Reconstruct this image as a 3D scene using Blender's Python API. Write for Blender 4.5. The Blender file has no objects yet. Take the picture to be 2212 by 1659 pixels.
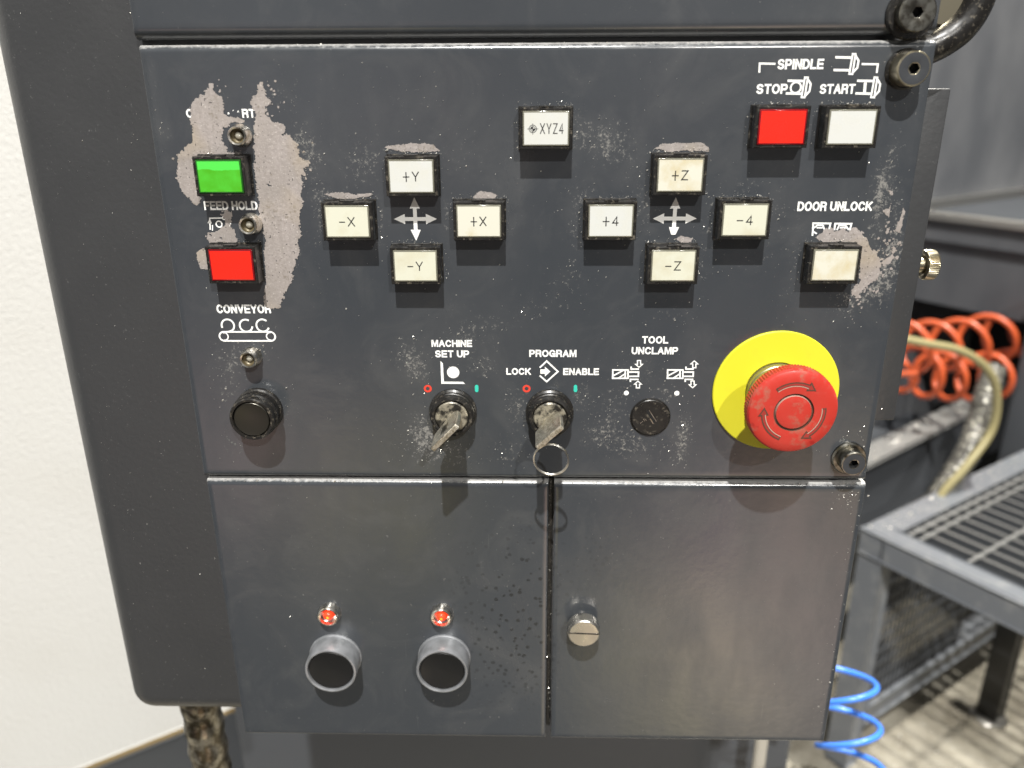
import bpy, bmesh, math, random
import numpy as np
from mathutils import Vector, Matrix, noise as mnoise

random.seed(7); RNG = np.random.default_rng(11)
SC = bpy.context.scene
COL = SC.collection

# ------------------------------------------------------------------ camera
F_PX, CXP, CYP = 1720.0, 1106.0, 829.5           # focal length and centre, in pixels of a 2212 wide picture
CAM = np.array([0.0, -0.36323, 0.0])
MR = np.array([[0.9997173, -0.0235544, -0.0032433],   # columns: right, forward, up
               [0.0232412, 0.9392887, 0.3423398],
               [-0.0050172, -0.3423184, 0.9395706]])
cam_d = bpy.data.cameras.new('camera'); cam = bpy.data.objects.new('camera', cam_d); COL.objects.link(cam)
rt, fw, up = MR[:, 0], MR[:, 1], MR[:, 2]
cam.matrix_world = Matrix(((rt[0], up[0], -fw[0], CAM[0]), (rt[1], up[1], -fw[1], CAM[1]),
                           (rt[2], up[2], -fw[2], CAM[2]), (0, 0, 0, 1)))
cam_d.sensor_width = 36; cam_d.lens = F_PX / 2212 * 36
cam_d.clip_start = 0.01; cam_d.clip_end = 60
cam_d.dof.use_dof = True; cam_d.dof.focus_distance = 0.375; cam_d.dof.aperture_fstop = 6.8
SC.camera = cam

# ------------------------------------------------------------------ world (dim workshop) and ceiling lamps
wd = bpy.data.worlds.new('World'); SC.world = wd; wd.use_nodes = True
nt = wd.node_tree; nt.nodes.clear()
tc = nt.nodes.new('ShaderNodeTexCoord')
def wnode(t, **kw):
    x = nt.nodes.new(t)
    for k, v in kw.items(): setattr(x, k, v)
    return x
# the workshop around: dim floor below, paler ceiling, and soft colour patches added for the glossy paint to mirror
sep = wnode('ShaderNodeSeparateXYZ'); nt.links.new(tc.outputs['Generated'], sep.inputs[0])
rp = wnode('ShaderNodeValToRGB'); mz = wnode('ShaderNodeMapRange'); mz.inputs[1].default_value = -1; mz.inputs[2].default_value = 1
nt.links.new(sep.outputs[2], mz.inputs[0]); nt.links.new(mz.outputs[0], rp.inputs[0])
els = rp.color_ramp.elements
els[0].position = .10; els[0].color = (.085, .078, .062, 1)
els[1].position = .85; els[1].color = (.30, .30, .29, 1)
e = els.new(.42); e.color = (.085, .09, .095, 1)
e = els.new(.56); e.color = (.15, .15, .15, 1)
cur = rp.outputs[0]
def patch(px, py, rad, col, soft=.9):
    """soft colour patch added to the surroundings, in the direction in which the flat panel face mirrors it"""
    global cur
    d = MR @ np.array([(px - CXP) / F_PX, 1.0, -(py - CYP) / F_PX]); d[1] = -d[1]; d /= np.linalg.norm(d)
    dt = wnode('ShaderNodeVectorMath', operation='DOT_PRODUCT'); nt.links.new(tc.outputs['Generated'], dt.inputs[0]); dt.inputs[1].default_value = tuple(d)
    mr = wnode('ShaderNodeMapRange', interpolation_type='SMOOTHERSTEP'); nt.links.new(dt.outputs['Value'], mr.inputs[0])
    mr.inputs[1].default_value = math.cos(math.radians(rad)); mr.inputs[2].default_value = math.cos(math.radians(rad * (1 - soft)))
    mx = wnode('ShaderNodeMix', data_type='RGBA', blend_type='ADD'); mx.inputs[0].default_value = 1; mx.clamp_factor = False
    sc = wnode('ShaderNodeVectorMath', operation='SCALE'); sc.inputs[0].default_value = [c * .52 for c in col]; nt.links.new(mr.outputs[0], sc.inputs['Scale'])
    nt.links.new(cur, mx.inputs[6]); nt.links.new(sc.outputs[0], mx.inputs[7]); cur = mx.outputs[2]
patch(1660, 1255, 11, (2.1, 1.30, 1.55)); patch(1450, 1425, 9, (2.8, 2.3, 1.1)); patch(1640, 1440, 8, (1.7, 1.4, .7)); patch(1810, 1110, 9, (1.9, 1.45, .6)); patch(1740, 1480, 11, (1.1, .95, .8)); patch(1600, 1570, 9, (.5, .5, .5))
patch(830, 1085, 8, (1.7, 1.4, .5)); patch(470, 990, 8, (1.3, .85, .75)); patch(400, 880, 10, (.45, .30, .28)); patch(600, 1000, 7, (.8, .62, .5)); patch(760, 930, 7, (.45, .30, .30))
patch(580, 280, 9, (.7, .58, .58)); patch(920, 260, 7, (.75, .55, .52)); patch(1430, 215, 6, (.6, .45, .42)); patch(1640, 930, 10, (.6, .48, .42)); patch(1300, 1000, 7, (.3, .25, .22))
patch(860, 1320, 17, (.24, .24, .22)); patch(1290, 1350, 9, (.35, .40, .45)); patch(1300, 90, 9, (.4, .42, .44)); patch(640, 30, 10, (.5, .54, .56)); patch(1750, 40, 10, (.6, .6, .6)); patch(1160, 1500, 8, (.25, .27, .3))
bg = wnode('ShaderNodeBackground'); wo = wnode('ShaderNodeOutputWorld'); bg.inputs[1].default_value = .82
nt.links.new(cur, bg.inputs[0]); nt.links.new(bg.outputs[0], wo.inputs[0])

def lamp(name, direction, dist, size, power, color):
    d = bpy.data.lights.new(name, 'AREA'); d.shape = 'DISK'; d.size = size; d.energy = power; d.color = color
    o = bpy.data.objects.new(name, d); COL.objects.link(o)
    v = Vector(direction).normalized(); tgt = Vector((0, 0, -.15))
    o.location = tgt + v * dist
    o.rotation_euler = v.to_track_quat('Z', 'Y').to_euler()
    return o
lamp('ceiling_lamp', (-.04, -1, 1.64), 4.6, .075, 345, (1, .98, .94))
lamp('ceiling_lamp', (.335, -1, .74), 4.6, .09, 104, (1, .97, .92))
lamp('ceiling_lamp', (.42, .24, 1), 3.2, .12, 225, (1, .96, .88))      # over the stand and the machine behind the pendant

SC.view_settings.view_transform = 'Standard'; SC.view_settings.look = 'None'
SC.view_settings.exposure = 0.0; SC.view_settings.gamma = 1; SC.view_settings.use_curve_mapping = False
SC.render.engine = 'CYCLES'
SC.cycles.use_denoising = True
SC.cycles.max_bounces = 6

# ------------------------------------------------------------------ picture-to-place helpers
def ray(px, py):
    return MR @ np.array([(px - CXP) / F_PX, 1.0, -(py - CYP) / F_PX])
def at(px, py, h=0.0):
    """point (x, z) in mm on the plane h mm in front of the panel face that is seen at a pixel"""
    d = ray(px, py); k = (-h / 1000 - CAM[1]) / d[1]; p = CAM + d * k
    return p[0] * 1000, p[2] * 1000
def hz(px, py, z):
    d = ray(px, py); return CAM + d * (z - CAM[2]) / d[2]
ANG = math.radians(55)
E1 = np.array([math.sin(ANG), math.cos(ANG), 0.0])      # along the machine
E2 = np.array([math.cos(ANG), -math.sin(ANG), 0.0])     # out of the machine wall
WP = np.array([-.30, .25, 0.0]) - E2 * .385
def onwall(px, py, p0=WP, nrm=E2):
    d = ray(px, py); k = np.dot(nrm, p0 - CAM) / np.dot(nrm, d); return CAM + d * k
def wpt(t, s, z): return WP + E1 * t + E2 * s + np.array([0, 0, z])

# ------------------------------------------------------------------ materials
def mat(name, color, rough=.5, metal=0.0, spec=.5, coat=0.0, emit=None):
    m = bpy.data.materials.new(name); m.use_nodes = True
    b = m.node_tree.nodes['Principled BSDF']
    b.inputs['Base Color'].default_value = (*color, 1); b.inputs['Roughness'].default_value = rough
    b.inputs['Metallic'].default_value = metal; b.inputs['Specular IOR Level'].default_value = spec
    b.inputs['Coat Weight'].default_value = coat
    if emit: b.inputs['Emission Color'].default_value = (*emit[0], 1); b.inputs['Emission Strength'].default_value = emit[1]
    return m
class NB:
    """small node builder"""
    def __init__(s, m): s.m = m; s.t = m.node_tree; s.b = s.t.nodes['Principled BSDF']; s._p = None
    def n(s, typ, **kw):
        x = s.t.nodes.new(typ)
        for k, v in kw.items(): setattr(x, k, v)
        return x
    def pos(s):
        if s._p is None: s._p = s.n('ShaderNodeNewGeometry').outputs['Position']
        return s._p
    def link(s, a, b): s.t.links.new(a, b)
    def noise(s, scale, detail=2, rough=.5, vec=None, stretch=None, off=None):
        x = s.n('ShaderNodeTexNoise'); x.inputs['Scale'].default_value = scale
        x.inputs['Detail'].default_value = detail; x.inputs['Roughness'].default_value = rough
        v = vec or s.pos()
        if stretch or off:
            mp = s.n('ShaderNodeMapping'); mp.inputs['Scale'].default_value = stretch or (1, 1, 1)
            mp.inputs['Location'].default_value = off or (0, 0, 0); s.link(v, mp.inputs[0]); v = mp.outputs[0]
        s.link(v, x.inputs['Vector']); return x.outputs['Fac']
    def math(s, op, a, b=None, clamp=False):
        x = s.n('ShaderNodeMath', operation=op, use_clamp=clamp)
        for i, v in enumerate((a, b)):
            if v is None: continue
            if isinstance(v, (int, float)): x.inputs[i].default_value = v
            else: s.link(v, x.inputs[i])
        return x.outputs[0]
    def rng(s, v, a, b, c=0.0, d=1.0):
        x = s.n('ShaderNodeMapRange', clamp=True); s.link(v, x.inputs[0])
        for i, q in enumerate((a, b, c, d)): x.inputs[i + 1].default_value = q
        return x.outputs[0]
    def mix(s, fac, a, b):
        x = s.n('ShaderNodeMix', data_type='RGBA')
        if isinstance(fac, (int, float)): x.inputs[0].default_value = fac
        else: s.link(fac, x.inputs[0])
        for i, v in ((6, a), (7, b)):
            if isinstance(v, tuple): x.inputs[i].default_value = (*v, 1)
            else: s.link(v, x.inputs[i])
        return x.outputs[2]
    def attr(s, name):
        x = s.n('ShaderNodeAttribute'); x.attribute_name = name; return x.outputs['Fac']
    def bump(s, h, strength, dist):
        x = s.n('ShaderNodeBump'); x.inputs['Strength'].default_value = strength; x.inputs['Distance'].default_value = dist
        s.link(h, x.inputs['Height']); s.link(x.outputs[0], s.b.inputs['Normal'])
    def color(s, c): s.link(c, s.b.inputs['Base Color'])
    def rough(s, r): s.link(r, s.b.inputs['Roughness'])

M = {}
def panel_paint(name, base):
    m = mat(name, base, .33, spec=.85); n = NB(m)
    dust = n.attr('dust'); spots = n.attr('spots'); edge = n.attr('edge')
    fine = n.noise(900, 4, .65); mid = n.noise(380, 4, .65, off=(3, 1, 2)); low = n.noise(14, 3, .55)
    # grey dust: patchy, thick where the 'dust' attribute is high
    gr = n.noise(2300, 3, .75, off=(1, 7, 4))
    d = n.math('ADD', n.math('ADD', n.math('MULTIPLY', fine, .30), n.math('MULTIPLY', gr, .25)), n.math('MULTIPLY', mid, .45))
    d = n.math('ADD', d, n.math('MULTIPLY', dust, .105))
    dm = n.rng(d, .605, .675, 0, .48)
    film = n.math('MULTIPLY', n.rng(n.math('ADD', low, n.math('MULTIPLY', dust, .25)), .50, .95, 0, .07), n.rng(mid, .3, .7, .5, 1))
    # chalky dust and a painted highlight on rolled upper edges; worn paint at the sides
    em = n.rng(n.math('ADD', n.math('MULTIPLY', edge, .75), n.math('MULTIPLY', n.noise(420, 4, .7), .62)), .72, 1.02, 0, .68)
    smn = n.n('ShaderNodeTexNoise'); smn.inputs['Scale'].default_value = 26; smn.inputs['Detail'].default_value = 6; smn.inputs['Roughness'].default_value = .62; smn.inputs['Distortion'].default_value = 1.6
    n.link(n.pos(), smn.inputs['Vector']); smear = n.rng(smn.outputs['Fac'], .48, .72, 0, .04)
    scr = n.n('ShaderNodeTexNoise'); scr.inputs['Scale'].default_value = 1; scr.inputs['Detail'].default_value = 3; mp = n.n('ShaderNodeMapping'); mp.inputs['Rotation'].default_value = (0, .5, 0); mp.inputs['Scale'].default_value = (900, 900, 22); n.link(n.pos(), mp.inputs[0]); n.link(mp.outputs[0], scr.inputs['Vector'])
    scratch = n.math('MULTIPLY', n.rng(scr.outputs['Fac'],   .72, .78, 0, .10), n.rng(n.noise(11, 2, .5, off=(5, 5, 5)), .52, .66))
    film = n.math('ADD', n.math('ADD', film, smear), scratch)
    c = n.mix(n.math('ADD', dm, film, True), base, (.40, .385, .35))
    c = n.mix(em, c, (.55, .54, .52))
    # oily drops, darker
    v = n.n('ShaderNodeTexVoronoi'); v.inputs['Scale'].default_value = 250; n.link(n.pos(), v.inputs['Vector'])
    sp = n.math('MULTIPLY', n.rng(n.math('ADD', v.outputs['Distance'], n.math('MULTIPLY', mid, .5)), .56, .46), spots)
    c = n.mix(n.math('MULTIPLY', sp, .75), c, (.012, .013, .014))
    n.color(c)
    r = n.math('ADD', n.rng(low, .3, .7, .13, .21), n.math('MULTIPLY', n.math('ADD', dm, em, True), .45))
    r = n.math('ADD', r, n.rng(n.noise(45, 4, .6, stretch=(1, 1, .35)), .4, .75, 0, .10))
    n.rough(n.math('ADD', r, n.math('ADD', n.math('MULTIPLY', spots, .05), n.math('MULTIPLY', smear, .9))))
    n.bump(n.math('ADD', n.noise(260, 2), n.math('MULTIPLY', dm, 1.5)), .10, .0004)
    return m
M['paint'] = panel_paint('dark_grey_paint', (.046, .051, .058))
m = M['bare'] = mat('bare_steel', (.45, .41, .38), .5, .25); n = NB(m)
g = n.noise(60, 5, .6); s2 = n.noise(240, 3, .6, stretch=(3, 1, .25))
n.color(n.mix(n.rng(g, .35, .7), n.mix(n.rng(s2, .4, .65), (.44, .395, .375), (.385, .345, .325)), (.345, .31, .285)))
n.rough(n.rng(n.noise(500, 3), .3, .7, .34, .6)); n.bump(n.noise(700, 3), .4, .0004)
cc = n.b.inputs['Base Color'].links[0].from_socket
cc = n.mix(n.rng(n.noise(1400, 2, .6, off=(9, 1, 3)), .62, .72, 0, .7), cc, (.70, .66, .61))
cc = n.mix(n.rng(n.math('ADD', n.math('MULTIPLY', n.noise(620, 4, .7, off=(2, 8, 5)), .6), n.math('MULTIPLY', n.noise(70, 3, .5, off=(4, 4, 1)), .4)), .56, .64, 0, .75), cc, (.22, .19, .15))
n.color(n.mix(n.rng(n.noise(34, 3, .5, off=(6, 2, 7)), .55, .72, 0, .5), cc, (.46, .38, .27)))
m = M['body'] = mat('textured_black_paint', (.045, .046, .048), .42, spec=.7); n = NB(m)
fine = n.noise(800, 3, .6)
sp = n.rng(n.math('ADD', n.math('MULTIPLY', n.noise(1100, 3, .7, off=(2, 3, 1)), .6), n.math('MULTIPLY', n.noise(300, 3), .4)), .625, .68, 0, .28)
n.color(n.mix(sp, (.043, .044, .046), (.3, .3, .29)))
n.rough(n.rng(n.noise(30, 3), .3, .7, .30, .42)); n.bump(n.noise(420, 2, .5), .25, .0005)
m = M['white_wall'] = mat('white_textured_paint', (.47, .468, .452), .5); n = NB(m)
n.color(n.mix(n.rng(n.noise(8, 4), .45, .8, 0, .3), (.47, .468, .452), (.41, .40, .37)))
n.bump(n.noise(330, 2, .4), .7, .0016)
m = M['machine_grey'] = mat('machine_grey_paint', (.23, .235, .245), .42); n = NB(m)
n.color(n.mix(n.rng(n.noise(7, 3, .5, stretch=(1, 1, .5)), .35, .7), (.082, .086, .094), (.130, .133, .140)))
n.rough(n.rng(n.noise(9, 3), .3, .7, .3, .5))
M['machine_dark'] = mat('machine_dark_paint', (.062, .067, .075), .45)
m = M['stand_paint'] = mat('stand_grey_paint', (.15, .16, .175), .38); n = NB(m)
n.color(n.mix(n.rng(n.noise(40, 4), .5, .8, 0, .5), (.15, .16, .175), (.30, .30, .29)))
M['steel'] = mat('bright_steel', (.62, .60, .56), .35, 1)
M['galv'] = mat('grating_steel', (.40, .40, .39), .45, .7)
M['black'] = mat('black_plastic', (.012, .012, .012), .28)
M['cavity_shade'] = mat('black_cavity', (.006, .006, .006), .7)  # near-black colour standing in for shade in recesses and the open box
m = M['black_oily'] = mat('black_oily_plastic', (.016, .015, .013), .25); n = NB(m)
n.color(n.mix(n.rng(n.noise(500, 4, .7), .56, .72, 0, .6), (.014, .013, .012), (.25, .22, .17))); n.rough(n.rng(n.noise(200, 3), .3, .7, .15, .5))
m = M['chrome'] = mat('worn_chrome', (.66, .63, .57), .22, 1); n = NB(m)
n.color(n.mix(n.rng(n.noise(420, 3), .45, .7), (.85, .82, .76), (.50, .45, .36))); n.rough(n.rng(n.noise(300, 3), .3, .7, .14, .4))
m = M['nickel'] = mat('nickel', (.72, .69, .63), .26, 1); n = NB(m); n.rough(n.rng(n.noise(150, 3), .3, .7, .2, .4))
m = M['alu'] = mat('grey_anodised', (.48, .49, .51), .38, .55); n = NB(m)
n.color(n.mix(n.rng(n.noise(180, 3), .4, .7), (.40, .41, .43), (.28, .29, .30)))
m = M['bolt'] = mat('oiled_bolt_steel', (.30, .29, .25), .28, 1); n = NB(m)
n.color(n.mix(n.rng(n.noise(350, 4), .4, .65), (.34, .33, .29), (.13, .12, .10)))
M['bolt_face'] = mat('black_bolt_face', (.040, .043, .048), .4)
M['bolt_rim'] = mat('brassy_bolt_rim', (.50, .45, .33), .3, 1)
M['print'] = mat('white_print', (.95, .95, .92), .45)
M['print_red'] = mat('red_print', (.72, .06, .035), .45)
M['print_green'] = mat('teal_print', (.04, .55, .42), .45)
M['ink'] = mat('black_ink', (.012, .012, .014), .4)
def cap_mat(name, clean, stain, amount, seed, coat=.25):
    m = mat(name, clean, .22, coat=coat); n = NB(m)
    g = n.noise(120, 4, .6, off=(seed, seed * .7, 0)); l = n.noise(38, 2, .5, off=(seed * 2.3, 0, seed))
    n.color(n.mix(n.math('MULTIPLY', n.rng(n.math('ADD', n.math('MULTIPLY', g, .6), n.math('MULTIPLY', l, .4)), .46, .62), amount), clean, stain))
    n.rough(n.rng(g, .3, .7, .18, .32)); return m
M['cap_white'] = cap_mat('white_cap', (.63, .64, .61), (.60, .59, .49), .35, 3.1)
M['cap_cream'] = cap_mat('cream_cap', (.66, .66, .54), (.56, .52, .37), .6, 5.7)
M['cap_stained'] = cap_mat('stained_cap', (.68, .67, .57), (.54, .44, .22), .6, 9.4)
M['cap_red'] = cap_mat('red_cap', (.90, .022, .010), (.78, .018, .008), .5, 1.2)
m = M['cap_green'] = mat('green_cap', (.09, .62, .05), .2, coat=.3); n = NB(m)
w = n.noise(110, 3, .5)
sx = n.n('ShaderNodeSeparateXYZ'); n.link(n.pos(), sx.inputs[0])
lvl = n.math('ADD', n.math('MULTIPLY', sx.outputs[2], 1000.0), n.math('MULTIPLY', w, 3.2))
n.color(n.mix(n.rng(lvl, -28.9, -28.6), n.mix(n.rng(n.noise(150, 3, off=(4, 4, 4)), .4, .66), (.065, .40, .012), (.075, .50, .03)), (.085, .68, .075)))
M['cap_black'] = mat('black_cap', (.014, .014, .014), .35, spec=.3); M['rim_red'] = mat('red_lens_edge', (.20, .006, .010), .12, coat=.5); M['rim_green'] = mat('green_lens_edge', (.015, .10, .012), .12, coat=.5); M['rim_clear'] = mat('clear_lens_edge', (.16, .155, .12), .12, coat=.5)
M['cap_dark'] = mat('smoked_cap', (.020, .018, .014), .28)
m = M['estop_red'] = mat('worn_red_plastic', (.62, .028, .022), .38); n = NB(m)
g = n.noise(260, 4, .65); l = n.noise(60, 3, .6, off=(1, 5, 2))
c = n.mix(n.rng(n.math('ADD', n.math('MULTIPLY', g, .5), n.math('MULTIPLY', l, .5)), .55, .66, 0, .65), (.50, .036, .024), (.33, .15, .10))
n.color(n.mix(n.rng(n.noise(110, 2, .5, off=(7, 2, 9)), .66, .69, 0, .6), c, (.33, .012, .012))); n.rough(n.rng(g, .3, .7, .3, .55))
M['groove_fill'] = mat('groove_shadowed_red', (.34, .03, .022), .5); M['groove'] = mat('grimy_groove', (.10, .045, .03), .5); M['groove_light'] = mat('worn_groove_edge', (.62, .40, .32), .4, .3)
m = M['yellow'] = mat('yellow_plastic', (.80, .74, .030), .5); n = NB(m)
n.color(n.mix(n.rng(n.noise(90, 4), .6, .8, 0, .4), (.72, .68, .030), (.55, .50, .05)))
M['collar'] = mat('dark_olive_metal', (.33, .31, .17), .35, .7)
m = M['key'] = mat('worn_key_nickel', (.55, .51, .42), .36, 1); n = NB(m)
n.color(n.mix(n.rng(n.noise(800, 5, .7), .44, .66), (.86, .82, .72), (.46, .41, .30))); n.rough(n.rng(n.noise(500, 3), .3, .7, .35, .55))
m = M['core'] = mat('dirty_lock_core', (.2, .19, .15), .4, .4); n = NB(m)
n.color(n.mix(n.rng(n.noise(260, 4, .65), .44, .6), (.03, .028, .024), (.34, .31, .24)))
M['led_lens'] = mat('clear_lens', (.36, .34, .28), .12, 0, coat=.6); M['recess'] = mat('dark_recess', (.13, .105, .06), .4, .3)  # recess: darker olive inside the unlit indicator bezels
M['led_red'] = mat('lit_red_led', (.8, .05, .02), .2, emit=((1, .045, .01), 1.1))
M['led_hot'] = mat('led_die', (1, .3, .02), .2, emit=((1, .32, .03), 1.3))
M['swarf'] = mat('metal_chips', (.80, .77, .70), .28, .75)
M['hose_red'] = mat('orange_hose', (.50, .085, .025), .32, coat=.3)
M['hose_blue'] = mat('blue_hose', (.05, .20, .72), .3, coat=.3)
M['hose_yellow'] = mat('yellow_tube', (.27, .235, .115), .4)
m = M['hose_grey'] = mat('braided_grey', (.14, .135, .12), .35, .3); n = NB(m)
n.color(n.mix(n.rng(n.noise(160, 4), .5, .68), (.10, .095, .085), (.50, .48, .40)))
m = M['floor'] = mat('oily_concrete', (.33, .29, .21), .45); n = NB(m)
c = n.mix(n.rng(n.noise(9, 5, .6), .35, .65), (.36, .335, .275), (.15, .135, .105))
n.color(n.mix(n.rng(n.noise(110, 3, .7), .58, .72, 0, .6), c, (.62, .60, .54))); n.rough(n.rng(n.noise(20, 3), .35, .65, .15, .6))
m = M['gland'] = mat('grimy_gland', (.2, .19, .16), .3, .8); n = NB(m)
n.color(n.mix(n.rng(n.noise(150, 4, .6), .4, .65), (.09, .075, .05), (.42, .39, .32))); n.bump(n.noise(220, 3), .35, .001)
M['brass'] = mat('brass', (.55, .42, .20), .35, 1)
M['seam'] = mat('brown_seam', (.16, .11, .04), .5); M['pipe'] = mat('pale_pipe', (.45, .42, .36), .5)

# ------------------------------------------------------------------ mesh helpers (panel coordinates: x right, z up, h out of the panel, in mm)
class MB:
    def __init__(s): s.v = []; s.f = []; s.mi = []; s.sharp = 38
    def add(s, verts, faces, mi=0):
        b = len(s.v); s.v += [tuple(v) for v in verts]; s.f += [tuple(b + i for i in f) for f in faces]; s.mi += [mi] * len(faces)
    def padd(s, pv, faces, mi=0): s.add([(x / 1000, -h / 1000, z / 1000) for x, z, h in pv], faces, mi)
    def lathe(s, cx, cz, prof, seg=56, mi=0, knurl=None, axis=None):
        """prof: (r, h) or (r, h, 'hex'/'knurl'/mi)"""
        pv = []; fc = []; mis = []
        for p in prof:
            for k in range(seg):
                a = 2 * math.pi * k / seg; r = p[0]
                if 'hex' in p[2:]: r *= math.cos(math.pi / 6) / math.cos((a % (math.pi / 3)) - math.pi / 6)
                if 'knurl' in p[2:]: r *= 1 - knurl * (k % 2)
                pv.append((cx + r * math.cos(a), cz + r * math.sin(a), p[1]))
        for i in range(len(prof) - 1):
            q = [x for x in prof[i + 1][2:] if isinstance(x, int)]; mm = q[0] if q else mi
            for k in range(seg):
                k2 = (k + 1) % seg
                fc.append((i * seg + k, i * seg + k2, (i + 1) * seg + k2, (i + 1) * seg + k)); mis.append(mm)
        if axis == 'x':     # same lathe turned to point along +x: cx, cz are (y, z), h runs along x
            s.add([(h / 1000, a / 1000, b / 1000) for a, b, h in pv], [tuple(reversed(f)) for f in fc])
        elif axis == 'z':   # upright: cx, cz are (x, y)
            s.add([(a / 1000, b / 1000, h / 1000) for a, b, h in pv], [tuple(reversed(f)) for f in fc])
        else: s.padd(pv, fc)
        s.mi[-len(fc):] = mis
        if prof[-1][0] > 1e-6:
            n0 = len(s.v) - seg; s.f.append(tuple(n0 + k for k in range(seg))); s.mi.append(mis[-1])
    def rbox(s, x0, x1, z0, z1, h0, h1, bev=.4, seg=2, mi=0):
        bm = bmesh.new(); bmesh.ops.create_cube(bm, size=1)
        for v in bm.verts:
            v.co = Vector(((x0 + x1) / 2 + v.co.x * (x1 - x0), (z0 + z1) / 2 + v.co.y * (z1 - z0), (h0 + h1) / 2 + v.co.z * (h1 - h0)))
        if bev: bmesh.ops.bevel(bm, geom=bm.edges[:], offset=bev, segments=seg, affect='EDGES', profile=.5)
        bm.verts.index_update()
        s.padd([tuple(v.co) for v in bm.verts], [tuple(reversed([v.index for v in f.verts])) for f in bm.faces], mi); bm.free()
    def wbox(s, o, ax, bev=.002, seg=2, mi=0):
        """box in the world: corner o and three edge vectors"""
        bm = bmesh.new(); bmesh.ops.create_cube(bm, size=1)
        for v in bm.verts:
            c = np.array(o, float) + sum(np.array(a, float) * (w + .5) for a, w in zip(ax, v.co)); v.co = Vector(c)
        if bev: bmesh.ops.bevel(bm, geom=bm.edges[:], offset=bev, segments=seg, affect='EDGES', profile=.5)
        bmesh.ops.recalc_face_normals(bm, faces=bm.faces[:])
        bm.verts.index_update()
        s.add([tuple(v.co) for v in bm.verts], [tuple(v.index for v in f.verts) for f in bm.faces], mi); bm.free()
    def prism(s, poly, h0, h1, mi=0):
        """poly (x, z) anticlockwise, flat sheet when h0 == h1"""
        n = len(poly); a = sum(poly[i][0] * poly[(i + 1) % n][1] - poly[(i + 1) % n][0] * poly[i][1] for i in range(n))
        if a < 0: poly = poly[::-1]
        if h0 == h1: s.padd([(x, z, h1) for x, z in poly], [tuple(range(n))], mi); return
        s.padd([(x, z, h1) for x, z in poly] + [(x, z, h0) for x, z in poly],
               [tuple(range(n)), tuple(range(2 * n - 1, n - 1, -1))] + [(i, n + i, n + (i + 1) % n, (i + 1) % n) for i in range(n)], mi)
    def stroke(s, pts, w, h, closed=False, mi=0):
        """flat printed line along pts (mm), mitred"""
        P = [np.array(p, float) for p in pts]; n = len(P); L = []; R = []
        for i in range(n):
            if closed: a, b, c = P[i - 1], P[i], P[(i + 1) % n]
            else: a, b, c = P[max(i - 1, 0)], P[i], P[min(i + 1, n - 1)]
            d1 = b - a; d2 = c - b
            if not d1.any(): d1 = d2
            if not d2.any(): d2 = d1
            d1 = d1 / np.hypot(*d1); d2 = d2 / np.hypot(*d2)
            t = d1 + d2; t = t / max(np.hypot(*t), 1e-6); nn = np.array([-t[1], t[0]])
            k = 1 / max(.45, abs(nn @ np.array([-d1[1], d1[0]])))
            ext = np.zeros(2)
            if not closed and i == 0: ext = -d2 * w / 2
            if not closed and i == n - 1: ext = d1 * w / 2
            L.append(b + nn * w / 2 * k + ext); R.append(b - nn * w / 2 * k + ext)
        pv = [(*p, h) for p in L] + [(*p, h) for p in R]
        m_ = n if closed else n - 1
        s.padd(pv, [(n + i, n + (i + 1) % n, (i + 1) % n, i) for i in range(m_)], mi)
    def disc(s, c, r, h, mi=0, seg=28): s.prism([(c[0] + r * math.cos(2 * math.pi * k / seg), c[1] + r * math.sin(2 * math.pi * k / seg)) for k in range(seg)], h, h, mi)
    def arc(s, c, r, a0, a1, w, h, mi=0, seg=20, closed=False):
        N = seg if closed else seg + 1
        s.stroke([(c[0] + r * math.cos(math.radians(a0 + (a1 - a0) * k / seg)), c[1] + r * math.sin(math.radians(a0 + (a1 - a0) * k / seg))) for k in range(N)], w, h, closed, mi)
    def tube(s, path, r, seg=12, mi=0, closed=False, wav=None):
        P = [Vector(p) for p in path]; n = len(P); base = len(s.v); nrm = None
        for i, p in enumerate(P):
            t = (P[(i + 1) % n] - P[i - 1]) if closed else (P[min(i + 1, n - 1)] - P[max(i - 1, 0)])
            t.normalize()
            if nrm is None: nrm = t.orthogonal().normalized()
            nrm = (nrm - t * nrm.dot(t)).normalized(); b = t.cross(nrm)
            rr = r * (1 + (wav[0] * math.sin(i * wav[1]) if wav else 0))
            for k in range(seg):
                a = 2 * math.pi * k / seg; s.v.append(tuple(p + (nrm * math.cos(a) + b * math.sin(a)) * rr))
        for i in range(n if closed else n - 1):
            j = (i + 1) % n
            for k in range(seg):
                s.f.append((base + i * seg + k, base + i * seg + (k + 1) % seg, base + j * seg + (k + 1) % seg, base + j * seg + k)); s.mi.append(mi)
        if not closed:
            s.f.append(tuple(base + k for k in range(seg - 1, -1, -1))); s.mi.append(mi)
            s.f.append(tuple(base + (n - 1) * seg + k for k in range(seg))); s.mi.append(mi)
    def build(s, name, mats, parent=None, attrs=None, smooth=True):
        me = bpy.data.meshes.new(name)
        V = np.array(s.v); lo, hi = V.min(0), V.max(0); org = np.array([(lo[0] + hi[0]) / 2, (lo[1] + hi[1]) / 2, (lo[2] + hi[2]) / 2])
        me.from_pydata((V - org).tolist(), [], s.f)
        for m_ in (mats if isinstance(mats, (list, tuple)) else [mats]): me.materials.append(M[m_])
        me.polygons.foreach_set('material_index', s.mi)
        if smooth:
            me.shade_smooth(); me.set_sharp_from_angle(angle=math.radians(s.sharp))
        for k, vals in (attrs or {}).items():
            a = me.attributes.new(k, 'FLOAT', 'POINT'); a.data.foreach_set('value', np.asarray(vals, dtype=np.float32))
        me.update()
        o = bpy.data.objects.new(name, me); COL.objects.link(o)
        place(o, org, parent); return o
WORG = {}
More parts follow.
